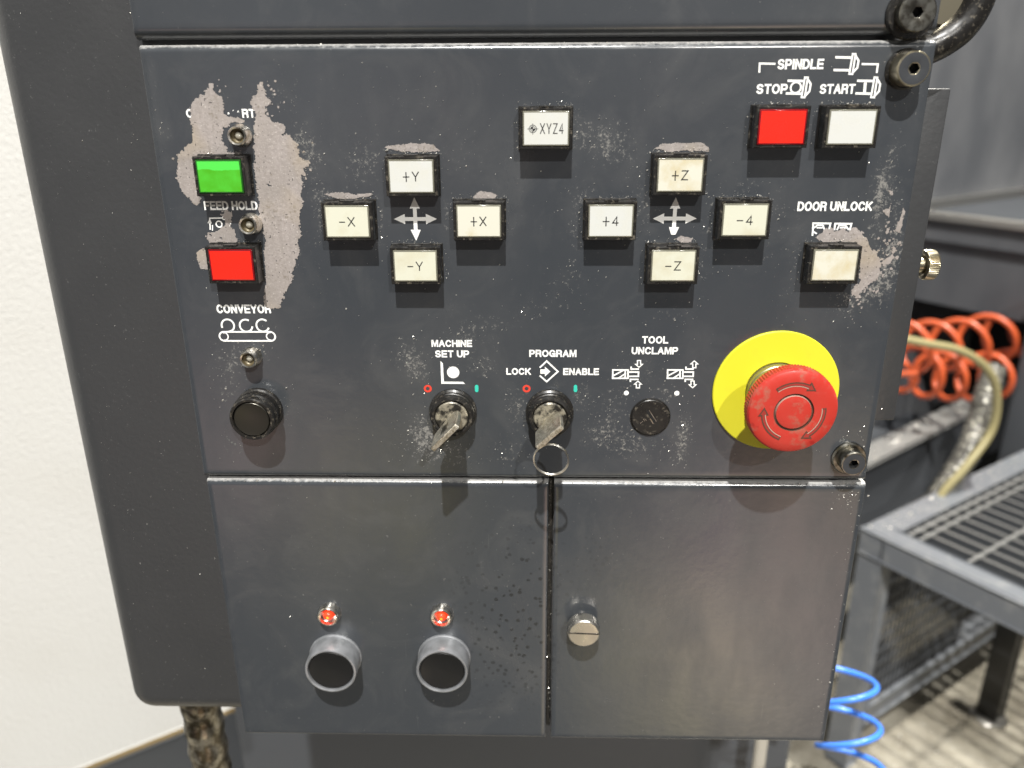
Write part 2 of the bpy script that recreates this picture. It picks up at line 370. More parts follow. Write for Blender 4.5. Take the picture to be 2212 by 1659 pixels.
def place(o, org, parent=None):
    WORG[o.name] = np.array(org, float)
    if parent: o.parent = parent; o.location = Vector(WORG[o.name] - WORG[parent.name])
    else: o.location = Vector(org)
def root(name, org):
    o = bpy.data.objects.new(name, None); COL.objects.link(o); o.empty_display_size = .05; place(o, org); return o
def tag(o, label=None, cat=None, group=None, kind=None):
    if label: o['label'] = label
    if cat: o['category'] = cat
    if group: o['group'] = group
    if kind: o['kind'] = kind
    return o

def el(cx, cy, rx, ry, a0, a1, n=12):
    return [(cx + rx * math.cos(math.radians(a0 + (a1 - a0) * k / n)), cy + ry * math.sin(math.radians(a0 + (a1 - a0) * k / n))) for k in range(n + 1)]
GL = {  # centre lines of plain sans-serif capitals in a unit box, with relative width
 'A': (.96, [[(0, 0), (.47, 1), (.53, 1), (1, 0)], [(.2, .32), (.8, .32)]]), 'B': (.86, [[(0, 0), (0, 1)], [(.05, .52), (.62, .52)] + el(.66, .26, .34, .26, 90, -90) + [(0, 0)], [(0, 1), (.6, 1)] + el(.6, .77, .32, .23, 90, -90)]),
 'C': (.94, [el(.52, .5, .52, .5, 38, 322, 26)]), 'D': (.92, [[(0, 0), (0, 1), (.42, 1)] + el(.42, .5, .58, .5, 90, -90, 18) + [(0, 0)]]),
 'E': (.80, [[(1, 1), (0, 1), (0, 0), (1, 0)], [(.05, .51), (.92, .51)]]), 'F': (.76, [[(1, 1), (0, 1), (0, 0)], [(0, .5), (.88, .5)]]),
 'G': (.98, [el(.5, .5, .5, .5, 40, 345, 26) + [(1, .44), (.56, .44)], [(1, .44), (1, 0)]]), 'H': (.90, [[(0, 0), (0, 1)], [(1, 0), (1, 1)], [(0, .5), (1, .5)]]),
 'I': (.0, [[(0, 0), (0, 1)]]), 'K': (.92, [[(0, 0), (0, 1)], [(.95, 1), (.05, .38)], [(.34, .6), (1, 0)]]), 'L': (.74, [[(0, 1), (0, 0), (1, 0)]]),
 'M': (1.10, [[(0, 0), (0, 1), (.12, 1), (.5, .06), (.88, 1), (1, 1), (1, 0)]]), 'N': (.90, [[(0, 0), (0, 1), (.08, 1), (.92, 0), (1, 0), (1, 1)]]),
 'O': (1.02, [el(.5, .5, .5, .5, 0, 360, 32)]), 'P': (.84, [[(0, 0), (0, 1)], [(0, 1), (.62, 1)] + el(.66, .72, .34, .28, 90, -90) + [(.05, .44)]]),
 'R': (.88, [[(0, 0), (0, 1)], [(0, 1), (.62, 1)] + el(.66, .74, .32, .26, 90, -90) + [(.05, .48)], [(.62, .48)] + el(.72, .3, .22, .18, 90, 0, 6) + [(.97, 0)]]),
 'S': (.88, [el(.5, .75, .46, .25, 25, 180, 12)[:-1] + [(.05, .68), (.2, .55), (.8, .45), (.97, .32)] + el(.5, .25, .48, .25, 0, -155, 12)]),
 'T': (.84, [[(0, 1), (1, 1)], [(.5, 1), (.5, 0)]]), 'U': (.88, [[(0, 1), (0, .36)] + el(.5, .36, .5, .36, 180, 360, 14) + [(1, 1)]]),
 'V': (.94, [[(0, 1), (.47, 0), (.53, 0), (1, 1)]]), 'X': (.94, [[(0, 1), (1, 0)], [(0, 0), (1, 1)]]), 'Y': (.94, [[(0, 1), (.5, .42), (1, 1)], [(.5, .42), (.5, 0)]]),
 'Z': (.86, [[(0, 1), (1, 1), (0, 0), (1, 0)]]), '4': (.80, [[(.74, 0), (.74, 1), (0, .28), (1, .28)]]), '+': (.85, [[(0, .45), (1, .45)], [(.5, .95), (.5, -.05)]]), '–': (.75, [[(0, .45), (1, .45)]])}
def text_into(mb, txt, x0, x1, z0, z1, h, wt=.225, gap=.10, mi=0):
    """strokes of the letters filling the box x0..x1, z0..z1 (mm); wt is the stroke weight relative to the height"""
    H = z1 - z0; t = H * wt; ws = [(None if c == ' ' else GL[c][0]) for c in txt]
    nat = sum(.32 if w is None else w * .74 + wt for w in ws) + gap * (len(txt) - 1)
    k = (x1 - x0) / (nat * H); x = x0; n_ = 0
    for c, w in zip(txt, ws):
        if w is None: x += (.32 + gap) * H * k; continue
        gw = w * .74 * H * k
        for st_ in GL[c][1]:
            closed = len(st_) > 8 and abs(st_[0][0] - st_[-1][0]) < 1e-6 and abs(st_[0][1] - st_[-1][1]) < 1e-6
            pts = [(x + t * k / 2 + p * gw, z0 + t / 2 + q * (H - t)) for p, q in (st_[:-1] if closed else st_)]
            mb.stroke(pts, t * (k * .5 + .5), h + .003 * (n_ % 8), closed, mi); n_ += 1
        x += gw + t * k + gap * H * k

# ------------------------------------------------------------------ the pendant: plates
PEND = tag(root('control_pendant', (0, .06, -.36)), 'dark grey machine control pendant with push buttons, key switches and a red emergency stop', 'control panel')
def segd(px, pz, poly):
    """signed distance (mm, inside positive) of points to polygon"""
    d = np.full(px.shape, 1e9); ins = np.zeros(px.shape, bool); n = len(poly)
    for i in range(n):
        ax, az = poly[i]; bx, bz = poly[(i + 1) % n]; ex, ez = bx - ax, bz - az
        t = np.clip(((px - ax) * ex + (pz - az) * ez) / (ex * ex + ez * ez + 1e-12), 0, 1)
        d = np.minimum(d, np.hypot(px - ax - t * ex, pz - az - t * ez))
        c = ((az > pz) != (bz > pz)) & (px < (bx - ax) * (pz - az) / (bz - az + 1e-12) + ax); ins ^= c
    return np.where(ins, d, -d)
def vnoise(x, z, s, seed):
    """smooth value noise in numpy"""
    g = np.random.default_rng(seed).random((256, 256)); x = x / s + 1000.3; z = z / s + 1000.7
    xi = np.floor(x).astype(int); zi = np.floor(z).astype(int); fx = x - xi; fz = z - zi
    fx = fx * fx * (3 - 2 * fx); fz = fz * fz * (3 - 2 * fz); a = lambda i, j: g[i % 256, j % 256]
    return (a(xi, zi) * (1 - fx) + a(xi + 1, zi) * fx) * (1 - fz) + (a(xi, zi + 1) * (1 - fx) + a(xi + 1, zi + 1) * fx) * fz

# dusty places on the face (pixel centre, radii in mm, strength)
BLOBS = []
def blob(px, py, rx, rz, s): x, z = at(px, py); BLOBS.append((x, z, rx, rz, s))
for a in [(880, 765, 7, 8, .9), (905, 800, 6, 7, .8), (1000, 735, 8, 6, .9), (1060, 700, 14, 5, .55), (1045, 790, 9, 7, .7), (930, 960, 9, 14, .85),
          (905, 930, 8, 14, .7), (990, 985, 8, 8, .7), (500, 780, 8, 10, .8), (490, 850, 6, 10, .6), (510, 960, 8, 9, .7), (560, 760, 8, 8, .5),
          (620, 880, 5, 14, .4), (800, 340, 9, 8, .6), (770, 370, 8, 12, .45), (1000, 330, 12, 10, .35), (690, 480, 4, 12, .6), (815, 480, 4, 12, .7),
          (965, 470, 4, 12, .6), (1250, 290, 7, 7, .5), (1310, 300, 9, 9, .75), (1340, 330, 9, 8, .5), (1260, 420, 8, 6, .6), (1390, 440, 6, 16, .7),
          (1540, 480, 6, 14, .7), (1680, 470, 6, 14, .5), (1245, 500, 5, 14, .6), (1610, 400, 8, 5, .6), (1510, 600, 4, 12, .5), (1180, 660, 14, 6, .5),
          (1230, 600, 10, 8, .5), (1450, 680, 14, 6, .45), (1380, 800, 10, 10, .65), (1330, 880, 8, 14, .65), (1440, 850, 9, 6, .7), (1400, 960, 12, 8, .5),
          (1350, 960, 10, 9, .55), (1470, 970, 4, 12, .9), (1480, 920, 4, 10, .7), (1290, 940, 9, 9, .75), (1120, 880, 8, 14, .75), (1100, 980, 10, 9, .6), (1255, 860, 6, 9, .7),
          (1690, 640, 6, 8, .4), (1900, 440, 5, 16, .9), (1940, 470, 3, 16, .7), (1925, 560, 9, 14, .9), (1890, 620, 10, 9, .9), (1830, 650, 9, 7, .8), (1720, 560, 4, 12, .5),
          (1930, 320, 4, 10, .6), (1905, 400, 5, 9, .6), (1935, 130, 8, 8, .5), (1840, 1010, 9, 6, .8), (1960, 200, 6, 8, .4), (600, 200, 10, 8, .5), (640, 300, 8, 9, .6), (670, 340, 6, 12, .8),
          (700, 425, 8, 5, .6), (650, 560, 8, 8, .4), (470, 620, 7, 5, .3), (1130, 300, 4, 14, .6), (1240, 250, 5, 14, .4), (855, 215, 16, 9, .2), (1640, 560, 9, 7, .4), (350, 290, 4, 6, .5)]: blob(*a)
def dust_at(x, z):
    d = np.zeros(x.shape)
    for bx, bz, rx, rz, s in BLOBS: d += s * np.exp(-(((x - bx) / rx) ** 2 + ((z - bz) / rz) ** 2))
    return np.clip(d, 0, 1.4)
SPOTS = [(*at(1110, 1260), 26, 26, .7), (*at(1090, 1400), 24, 30, .9), (*at(1140, 1340), 12, 40, .9), (*at(1290, 1200), 14, 14, .25)]
def spots_at(x, z):
    d = np.zeros(x.shape)
    for bx, bz, rx, rz, s in SPOTS: d += s * np.exp(-(((x - bx) / rx) ** 2 + ((z - bz) / rz) ** 2))
    return np.clip(d, 0, 1)
def plate(name, x0, x1, z0, z1, rt_=3.2, rb=2.4, depth=12, extra=None, mats=('paint', 'bare'), edge=1.0, dust=1.0, h=0.0):
    """folded sheet plate: flat face with rolled upper and lower edges, attributes carry dust and drops"""
    prof = [(z0 + .5, -depth, 0)]
    for k in range(7):
        a = math.radians(90 * k / 6); prof.append((z0 + rb - rb * math.cos(a), -rb + rb * math.sin(a), 0))
    nz_ = max(2, int((z1 - z0) / 2.2))
    for k in range(1, nz_): prof.append((z0 + rb + (z1 - z0 - rb - rt_) * k / nz_, 0, 0))
    for k in range(9):
        a = math.radians(90 * k / 8); prof.append((z1 - rt_ + rt_ * math.sin(a), -rt_ + rt_ * math.cos(a), math.sin(a)))
    prof.append((z1, -depth, 1))
    nx = max(2, int((x1 - x0) / 2.2)); xs = [x0, x0 + .25, x0 + .7] + [x0 + .7 + (x1 - x0 - 1.4) * k / nx for k in range(1, nx)] + [x1 - .7, x1 - .25, x1]
    ins = [.7, .2, 0] + [0] * (nx - 1) + [0, .2, .7]
    mb = MB(); mb.sharp = 60; pv = []; ed = []
    for x, i_ in zip(xs, ins):
        for z, hh, e_ in prof: pv.append((x, z, h + min(hh, -i_))); ed.append(max(e_, (.0, .0, .55, .8)[min(3, int(i_ / .2 + .01))]))
    n = len(prof); fc = []
    for i in range(len(xs) - 1):
        for j in range(n - 1): fc.append((i * n + j, (i + 1) * n + j, (i + 1) * n + j + 1, i * n + j + 1))
    fc.append(tuple(range(n))); fc.append(tuple((len(xs) - 1) * n + j for j in range(n - 1, -1, -1)))
    mb.padd(pv, fc)
    P = np.array(pv); A = {'dust': dust_at(P[:, 0], P[:, 1]) * dust, 'spots': spots_at(P[:, 0], P[:, 1]), 'edge': np.array(ed) * edge}
    if extra:
        extra(mb)
        k = len(mb.v) - len(pv)
        A = {q: np.concatenate([v, np.zeros(k)]) for q, v in A.items()}
    return mb.build(name, mats, PEND, A)

# worn-through paint: outlines in picture pixels, cut into ragged cells of bare steel
def cvt(pts, s, ox, oy): return [at(ox + x * s, oy + y * s) for x, y in pts]
ZA = (.17195, 356.6, 153.6); Z5 = (.19836, 329.2, 384.0); Z2 = (.33064, 603.5, 0.0); Z3 = (.33069, 1261.8, 0.0); ZU = (.17193, 1689.7, 406.0)
PATCH = [
 cvt([(535,160),(615,150),(610,230),(640,275),(710,320),(750,400),(735,520),(800,570),(920,580),(1015,610),(1000,650),(850,665),(760,720),(715,800),(730,890),(770,980),(800,1030),(960,1000),(960,1050),(850,1100),(430,1150),(400,1250),(420,1500),(440,1640),(405,1730),(330,1640),(245,1540),(190,1430),(130,1310),(150,1200),(150,1130),(165,1040),(240,960),(330,890),(335,780),(330,700),(335,560),(310,450),(370,360),(440,310),(495,250),(540,200)], *ZA),
 cvt([(1215,115),(1250,150),(1240,230),(1260,340),(1330,340),(1320,400),(1260,450),(1245,540),(1300,600),(1400,640),(1470,640),(1490,800),(1560,830),(1620,890),(1680,930),(1690,1040),(1740,1110),(1800,1110),(1850,1160),(1780,1190),(1740,1220),(1750,1300),(1700,1340),(1720,1440),(1720,1560),(1740,1640)], *ZA)
 + cvt([(1640,170),(1640,300),(1600,440),(1610,600),(1590,800),(1540,1000),(1520,1150),(1440,1250),(1400,1400),(1290,1445),(1230,1400),(1200,1300),(1235,1240),(1240,1050),(1220,800),(1215,560),(1150,380),(1150,200),(1130,60)], *Z5)
 + cvt([(1110,1000),(1130,900),(1130,760),(1090,620),(1140,540),(1090,460),(1100,330),(1160,290),(1180,150)], *ZA),
 cvt([(700,400),(760,370),(860,375),(850,520),(900,600),(915,690),(840,715),(620,700),(570,640),(600,590),(680,570),(780,500),(770,430)], *Z5),
 cvt([(480,830),(550,765),(600,800),(610,1010),(520,970)], *Z5),
 cvt([(415,620),(500,560),(600,510),(660,540),(750,510),(840,540),(900,505),(1000,550),(1030,620),(1090,670),(1110,840),(1160,790),(1230,770),(1210,830),(1240,930),(1220,1060),(1150,1170),(1080,1240),(1000,1310),(880,1340),(860,1290),(890,1240),(950,1190),(990,740),(940,700),(500,680)], *ZU),
 cvt([(1265,280),(1340,250),(1360,185),(1375,190),(1340,370),(1300,330)], *ZU), cvt([(1520,250),(1535,300),(1480,560),(1410,540),(1470,400)], *ZU),
 cvt([(1240,930),(1380,830),(1390,700),(1425,750),(1390,870),(1370,950),(1260,950)], *ZU), cvt([(1325,20),(1380,40),(1390,90),(1350,80)], *ZU),
 cvt([(690,962),(760,945),(870,935),(1010,945),(1045,985),(900,992),(800,990),(740,978)], *Z2), cvt([(285,1266),(420,1255),(500,1266),(605,1262),(600,1280),(480,1300),(380,1298)], *Z2),
 cvt([(1262,1285),(1310,1250),(1380,1250),(1425,1275),(1400,1300),(1280,1305)], *Z2), cvt([(470,970),(510,940),(640,935),(780,930),(815,960),(812,990),(660,985),(560,990)], *Z3),
 cvt([(588,1560),(640,1540),(710,1555),(700,1580),(640,1584)], *Z3)]
for q in [(640,150,5),(680,110,6),(690,250,14),(760,185,9),(660,185,7),(790,330,5),(1340,230,16),(1300,180,12),(1390,130,8),(1420,450,20),(1350,420,9),(1380,290,10),(1270,330,8),(1440,510,8),(1350,560,12),(1740,1010,14),(1830,1240,16),(1770,1350,14),(1750,1450,12),(1290,130,9),(1370,250,18),(1500,390,7),(100,1100,10),(70,1060,6),(140,1345,9),(1290,540,16),(1220,1000,3),(1850,900,8)]:
    c = at(ZA[1] + q[0] * ZA[0], ZA[2] + q[1] * ZA[0]); r = q[2] * ZA[0] / 4.4
    PATCH.append([(c[0] + r * math.cos(a) * random.uniform(.7, 1.3), c[1] + r * math.sin(a) * random.uniform(.7, 1.3)) for a in np.linspace(0, 6.2, 8)[:-1]])
for k in range(60):
    u, v = random.choice([(1250, 650), (1330, 720), (1380, 800), (1290, 1100), (1330, 1000), (960, 1400), (1150, 1330), (1290, 440), (1400, 560), (1260, 800), (880, 1390), (1000, 1370), (1420, 640), (1060, 1340)])
    c = at(ZU[1] + (u + random.gauss(0, 55)) * ZU[0], ZU[2] + (v + random.gauss(0, 55)) * ZU[0]); r = random.uniform(.25, .75)
    PATCH.append([(c[0] + r * math.cos(a) * random.uniform(.5, 1.5), c[1] + r * math.sin(a) * random.uniform(.5, 1.5)) for a in np.linspace(0, 6.2, 8)[:-1]])
def wear(mb):
    CELL = .26
    for pi_, poly in enumerate(PATCH):
        P = np.array(poly); x0, z0 = P.min(0) - 1.6; x1, z1 = P.max(0) + 1.6
        xs = np.arange(x0, x1, CELL); zs = np.arange(z0, z1, CELL); X, Z = np.meshgrid(xs + CELL / 2, zs + CELL / 2)
        sd = segd(X, Z, poly); big = min(1.0, (min(x1 - x0, z1 - z0) - 3.0) / 8)
        nn = (vnoise(X, Z, .55, 5) - .5) * 1.0 + (vnoise(X, Z, 1.7, 6) - .5) * 1.5 + (vnoise(X, Z, 5, 8) - .5) * 1.2 * max(0, big)
        keep = (sd + nn * max(.35, big)) > 0
        pits = (vnoise(X, Z, .8, 31) > .93) & (sd < 7); keep &= ~pits
        idx = {}; pv = []; fc = []
        def vid(i, j):
            k = (i, j)
            if k not in idx: idx[k] = len(pv); pv.append((x0 + j * CELL, z0 + i * CELL, .16 + .0004 * (pi_ % 40)))
            return idx[k]
        for i, j in zip(*np.nonzero(keep)): fc.append((vid(i, j), vid(i, j + 1), vid(i + 1, j + 1), vid(i + 1, j)))
        if fc: mb.padd(pv, fc, 1)

PX0, PX1 = -167.2, 168.2
face = plate('face_plate', PX0, PX1, -183.2, 20.3, extra=wear)
tag(face, 'middle face plate with worn bare steel patches around its buttons')
upper = plate('upper_panel', PX0 - 1.2, 167.3, 22.3, 130, rt_=2, rb=5.0, edge=.3, dust=.3)
lower = plate('lower_panel', -166.4, 9.2, -350.6, -185.2, rt_=3.0, rb=1.6, h=-.3)
hatch = plate('hatch_door', 12.2, 169.2, -350.9, -185.4, rt_=3.0, rb=1.6, h=-.3)
tag(lower, 'lower cover with two grey buttons'); tag(hatch, 'plain hatch door closed by a thumb screw')

# body behind the plates, rounded on its outer corners
mb = MB(); mb.sharp = 50
mb.rbox(-238, 160, -346, 140, -190, -7.5, 15, 10)
body = mb.build('housing', 'body', PEND)
mb = MB(); mb.rbox(-150, 150, -345, -186, -20, -9, 1, 1); mb.build('inner_frame', 'cavity_shade', PEND)
# dark strip in the gap between the two lower covers
mb = MB(); mb.rbox(9.6, 11.8, -347, -186, -14, -6, .3, 1); mb.build('gap_strip', 'black_oily', PEND)

# side bracket with a knurled knob
mb = MB(); bx = at(2055, 193, -22)[0]
mb.rbox(166, bx, -159.8, 1.4, -30, -22, .8, 3); brk = mb.build('side_bracket', 'body', PEND)
mb = MB(); mb.sharp = 25
kz = at(2014, 572, -28)[1]
mb.lathe(28, kz, [(4, bx - 6), (4, bx + 4), (5.6, bx + 3.2), (7.0, bx + 3.8), (7.3, bx + 4.2, 'knurl'), (7.3, bx + 8.6, 'knurl'), (6.7, bx + 9.2), (0, bx + 9.3)], 88, 0, .07, 'x')
mb.build('knurled_knob', 'bolt_rim', brk)

# grab handle: bent bar from behind the upper panel
mb = MB(); pts = [(1940, 122), (1990, 110), (2035, 90), (2075, 60), (2103, 20), (2121, -30), (2130, -90), (2134, -160)]
ctrl = [Vector((at(x, y, -16)[0] / 1000, .016, at(x, y, -16)[1] / 1000)) for x, y in pts]
path = []
for i in range(len(ctrl) - 1):
    p0, p1, p2, p3 = ctrl[max(i - 1, 0)], ctrl[i], ctrl[i + 1], ctrl[min(i + 2, len(ctrl) - 1)]
    for k in range(6):
        t = k / 6; path.append(.5 * ((2 * p1) + (-p0 + p2) * t + (2 * p0 - 5 * p1 + 4 * p2 - p3) * t * t + (-p0 + 3 * p1 - 3 * p2 + p3) * t ** 3))
mb.tube(path, .0068, 24); mb.build('grab_handle', 'black_oily', PEND)
mb = MB(); c_ = at(2045, 5, -14); mb.lathe(c_[0], c_[1], [(10, -24), (10, -16), (8.5, -14.5), (0, -14.5)], 40); mb.build('handle_flange', 'bolt_rim', PEND)

# bolts
def bolt(px, py, hh, r, base, label, mats):
    x, z = at(px, py, hh); mb = MB(); mb.sharp = 30
    mb.lathe(x, z, [(base[0], 0), (base[0], base[1] * .6), (base[0] - .6, base[1])], 48)
    o = mb.build('bolt', mats[0], PEND); tag(o, label)
    mb = MB(); mb.sharp = 30
    mb.lathe(x, z, [(r, base[1] - .2), (r, hh - .5), (r - .35, hh, 0), (r - .75, hh + .02, 0), (2.5, hh, 1), (2.25, hh - .1, 'hex', 0), (2.15, hh - 3.6, 'hex', 2), (0, hh - 4, 2)], 60)
    mb.build('bolt_head', mats[1:], o)
bolt(1975, 148, 9, 6.9, (8.2, 1.2), 'socket bolt at the upper corner of the face plate', ('black_oily', 'bolt_rim', 'bolt_face', 'cavity_shade'))
bolt(1845, 1003, 8, 6.2, (8.4, 2.2), 'socket bolt at the lower corner of the face plate', ('bolt', 'bolt', 'bolt_face', 'cavity_shade'))
bolt(1983, 26, 7, 7.3, (10.2, 1.8), 'oily socket bolt in the upper panel', ('black_oily', 'bolt', 'bolt', 'cavity_shade'))

# ------------------------------------------------------------------ square push buttons
HB = 8.4; BW, BH = 22.6, 16.9
def button_mesh():
    mb = MB(); mb.sharp = 30
    mb.rbox(-BW / 2 - .5, BW / 2 + .5, -BH / 2 - .5, BH / 2 + .5, -1, 1.0, .25, 1)
    # frame: ring with a recess for the cap
    o, i_ = (BW / 2, BH / 2), (BW / 2 - 1.25, BH / 2 - 1.2)
    loops = [(o, .8), (o, HB - .35), ((o[0] - .3, o[1] - .3), HB), ((i_[0] + .15, i_[1] + .15), HB), (i_, HB - .2), (i_, HB - 2.4)]
    pv = []
    for (a, b), h in loops: pv += [(-a, -b, h), (a, -b, h), (a, b, h), (-a, b, h)]
    fc = []
    for L_ in range(len(loops) - 1):
        for k in range(4): fc.append((L_ * 4 + k, L_ * 4 + (k + 1) % 4, L_ * 4 + 4 + (k + 1) % 4, L_ * 4 + 4 + k))
    fc.append(tuple(20 + k for k in range(4)))
    mb.padd(pv, fc)
    mb.rbox(-3.1, 3.1, BH / 2 - .1, BH / 2 + .75, HB - 2.6, HB - .1, .2, 1)      # clip on the upper edge
    return mb
def cap_mesh():
    mb = MB(); mb.sharp = 30; mb.rbox(-BW / 2 + 1.35, BW / 2 - 1.35, -BH / 2 + 1.3, BH / 2 - 1.3, HB - 2.6, HB + .35, .35, 3, 1)
    a, b = BW / 2 - 2.05, BH / 2 - 2.0; mb.prism([(-a, -b), (a, -b), (a, b), (-a, b)], HB + .2, HB + .37, 0); return mb
proto = button_mesh().build('push_button', 'black_oily', PEND); PB = proto.data; pb_org = WORG[proto.name].copy()
capo = cap_mesh().build('button_cap', ['cap_white', 'rim_clear'], proto); CB = capo.data; cb_org = WORG[capo.name].copy()
first = [True]
def push_button(x, z, capm, label, legend=None, draw=None):
    off = np.array([x / 1000, 0, z / 1000])
    if first[0]: b, c = proto, capo; first[0] = False
    else:
        b = proto.copy(); c = capo.copy(); COL.objects.link(b); COL.objects.link(c)
    place(b, pb_org + off, PEND); place(c, cb_org + off, b)
    for q_, m_ in ((0, capm), (1, {'cap_red': 'rim_red', 'cap_green': 'rim_green'}.get(capm, 'rim_clear'))): c.material_slots[q_].link = 'OBJECT'; c.material_slots[q_].material = M[m_]
    tag(b, label); b['group'] = 'square push buttons'
    if legend or draw:
        mb = MB(); hh = HB + .40
        if legend: text_into(mb, legend[0], x + legend[1], x + legend[2], z + legend[3], z + legend[4], hh, .115, .30)
        if draw: draw(mb, x, z, hh)
        mb.build('legend', 'ink', b, smooth=False)
def datum(mb, x, z, h):
    c = (x - 5.6, z - .1); mb.arc(c, 1.55, 0, 360, .28, h, closed=True, seg=28); mb.arc(c, .95, 0, 360, .22, h + .004, closed=True, seg=20)
    mb.prism([c, (c[0] - .95, c[1]), (c[0] - .67, c[1] + .67), (c[0], c[1] + .95)], h + .012, h + .012); mb.prism([c, (c[0] + .95, c[1]), (c[0] + .67, c[1] - .67), (c[0], c[1] - .95)], h + .012, h + .012)
    mb.stroke([(c[0] - 2.2, c[1]), (c[0] + 2.2, c[1])], .2, h + .008); mb.stroke([(c[0], c[1] - 2.2), (c[0], c[1] + 2.2)], .2, h + .008)
L2 = lambda s: (s, -3.6, 3.4, -2.1, 2.1)
push_button(6.1, -13.9, 'cap_white', 'white square button printed with a datum symbol and XYZ4', ('XYZ4', -2.5, 7.4, -2.2, 2.2), datum)
push_button(-52.2, -33.5, 'cap_white', 'white square button printed +Y', L2('+Y'))
push_button(-81.6, -52.9, 'cap_cream', 'cream square button printed -X', L2('–X'))
push_button(-23.2, -52.8, 'cap_stained', 'yellow stained square button printed +X', L2('+X'))
push_button(-52.2, -72.8, 'cap_cream', 'cream square button printed -Y', L2('–Y'))
push_button(64.1, -33.3, 'cap_stained', 'yellow stained square button printed +Z', L2('+Z'))
push_button(35.0, -52.8, 'cap_white', 'white square button printed +4', L2('+4'))
push_button(93.6, -52.5, 'cap_cream', 'cream square button printed -4', L2('–4'))
push_button(63.6, -72.7, 'cap_cream', 'cream square button printed -Z', L2('–Z'))
push_button(-136.1, -33.3, 'cap_green', 'green square button below the worn cycle start lettering')
push_button(-135.8, -72.4, 'cap_red', 'red square button below the feed hold lettering')
push_button(105.5, -13.7, 'cap_red', 'red square button below the spindle stop lettering')
push_button(134.5, -13.9, 'cap_white', 'plain white square button below the spindle start lettering')
push_button(135.2, -72.5, 'cap_stained', 'stained cream square button without print below the door unlock lettering')

# ------------------------------------------------------------------ lettering and pictograms on the face plate
HP = .07
def lettering(txt, x0, y0, x1, y1, wt=.225, parent=face):
    """x0,y0 upper left and x1,y1 lower right of the words, in picture pixels"""
    xa, za = at(x0, (y0 + y1) / 2); xb, _ = at(x1, (y0 + y1) / 2); xm = (x0 + x1) / 2
    zt = at(xm, y0)[1]; zb = at(xm, y1)[1]; mb = MB()
    text_into(mb, txt, xa, xb, zb, zt, HP, wt)
    o = mb.build('lettering', 'print', parent, smooth=False); tag(o, 'printed words ' + txt); return o
def picto(label, mats, fn):
    mb = MB(); fn(mb); o = mb.build('pictogram', mats, face, smooth=False); tag(o, label); return o
lettering('C', 402, 235, 417, 254.5); lettering('RT', 523, 235, 551, 254.5)
picto('worn remains of two letters before RT', 'print', lambda mb: (mb.prism(cvt([(905, 520), (918, 490), (932, 520), (922, 515)], *ZA), HP, HP), mb.prism(cvt([(848, 490), (862, 488), (860, 500), (850, 502)], *ZA), HP, HP), mb.prism(cvt([(785, 520), (805, 518), (812, 540), (790, 545)], *ZA), HP, HP)))
lettering('FEED HOLD', 441, 434, 556, 454); lettering('CONVEYOR', 468, 657.5, 585, 677)
lettering('SPINDLE', 1680, 127, 1779, 150); lettering('STOP', 1634, 181, 1701, 203); lettering('START', 1771, 181, 1847, 203)
lettering('DOOR UNLOCK', 1723, 435, 1884, 456)
Z7 = (.29762, 822.9, 685.8)
def l7(t, x0, x1, y0, y1): lettering(t, Z7[1] + x0 * Z7[0], Z7[2] + y0 * Z7[0], Z7[1] + x1 * Z7[0], Z7[2] + y1 * Z7[0])
l7('MACHINE', 367, 661, 162, 214); l7('SET UP', 393, 640, 238, 290); l7('PROGRAM', 1077, 1419, 234, 287); l7('LOCK', 910, 1088, 366, 416); l7('ENABLE', 1323, 1582, 367, 418)
ZT = (.10584, 1305.7, 702.2)
lettering('TOOL', ZT[1] + 768 * ZT[0], ZT[2] + 225 * ZT[0], ZT[1] + 1304 * ZT[0], ZT[2] + 378 * ZT[0]); lettering('UNCLAMP', ZT[1] + 555 * ZT[0], ZT[2] + 446 * ZT[0], ZT[1] + 1500 * ZT[0], ZT[2] + 598 * ZT[0])
LZ = [0]
def lay():
    LZ[0] += 1; return HP + .004 * (LZ[0] % 12)
Z4 = (.29757, 1591.0, 0.0)
def spindle(mb, dx, dy, kind):
    c = lambda *p: cvt([(x + dx, y + dy) for x, y in p], *Z4); w = .95
    mb.stroke(c((725, 416), (822, 418)), w, lay()); mb.stroke(c((712, 508), (812, 510)), w, lay())
    mb.stroke(c((843, 392), (864, 393), (841, 537), (818, 536)), .75, lay(), True)
    mb.stroke(c((868, 412), (885, 440), (876, 492), (850, 520)), .85, lay())
    if kind == 'o': mb.arc(c((777, 466))[0], 2.15, 0, 360, .75, lay(), closed=True, seg=30)
    if kind == 'i': mb.stroke(c((776, 440), (771, 492)), 1.2, lay())
picto('spindle nose symbol beside the word SPINDLE', 'print', lambda mb: spindle(mb, 0, 0, ''))
picto('spindle nose symbol with a ring', 'print', lambda mb: spindle(mb, -347, 170, 'o'))
picto('spindle nose symbol with a bar', 'print', lambda mb: spindle(mb, 158, 170, 'i'))
picto('bracket line before the word SPINDLE', 'print', lambda mb: mb.stroke(cvt([(165, 520), (168, 461), (275, 463)], *Z4), .8, lay()))
picto('bracket line after the spindle symbol', 'print', lambda mb: mb.stroke(cvt([(915, 465), (1026, 467), (1018, 522)], *Z4), .8, lay()))
def locksym(mb):
    for p in ([(380, 590), (390, 444), (605, 446), (590, 520)], [(655, 520), (665, 448), (870, 450), (850, 520)]): mb.stroke(cvt(p, *ZU), .8, lay())
    mb.stroke(cvt([(400, 500), (440, 470), (510, 470), (530, 520)], *ZU), .7, lay()); mb.stroke(cvt([(690, 520), (715, 470), (800, 475), (830, 520)], *ZU), .7, lay())
    mb.stroke(cvt([(440, 500), (520, 500)], *ZU), .6, lay()); mb.stroke(cvt([(730, 500), (800, 500)], *ZU), .6, lay()); mb.stroke(cvt([(385, 545), (425, 570)], *ZU), .7, lay())
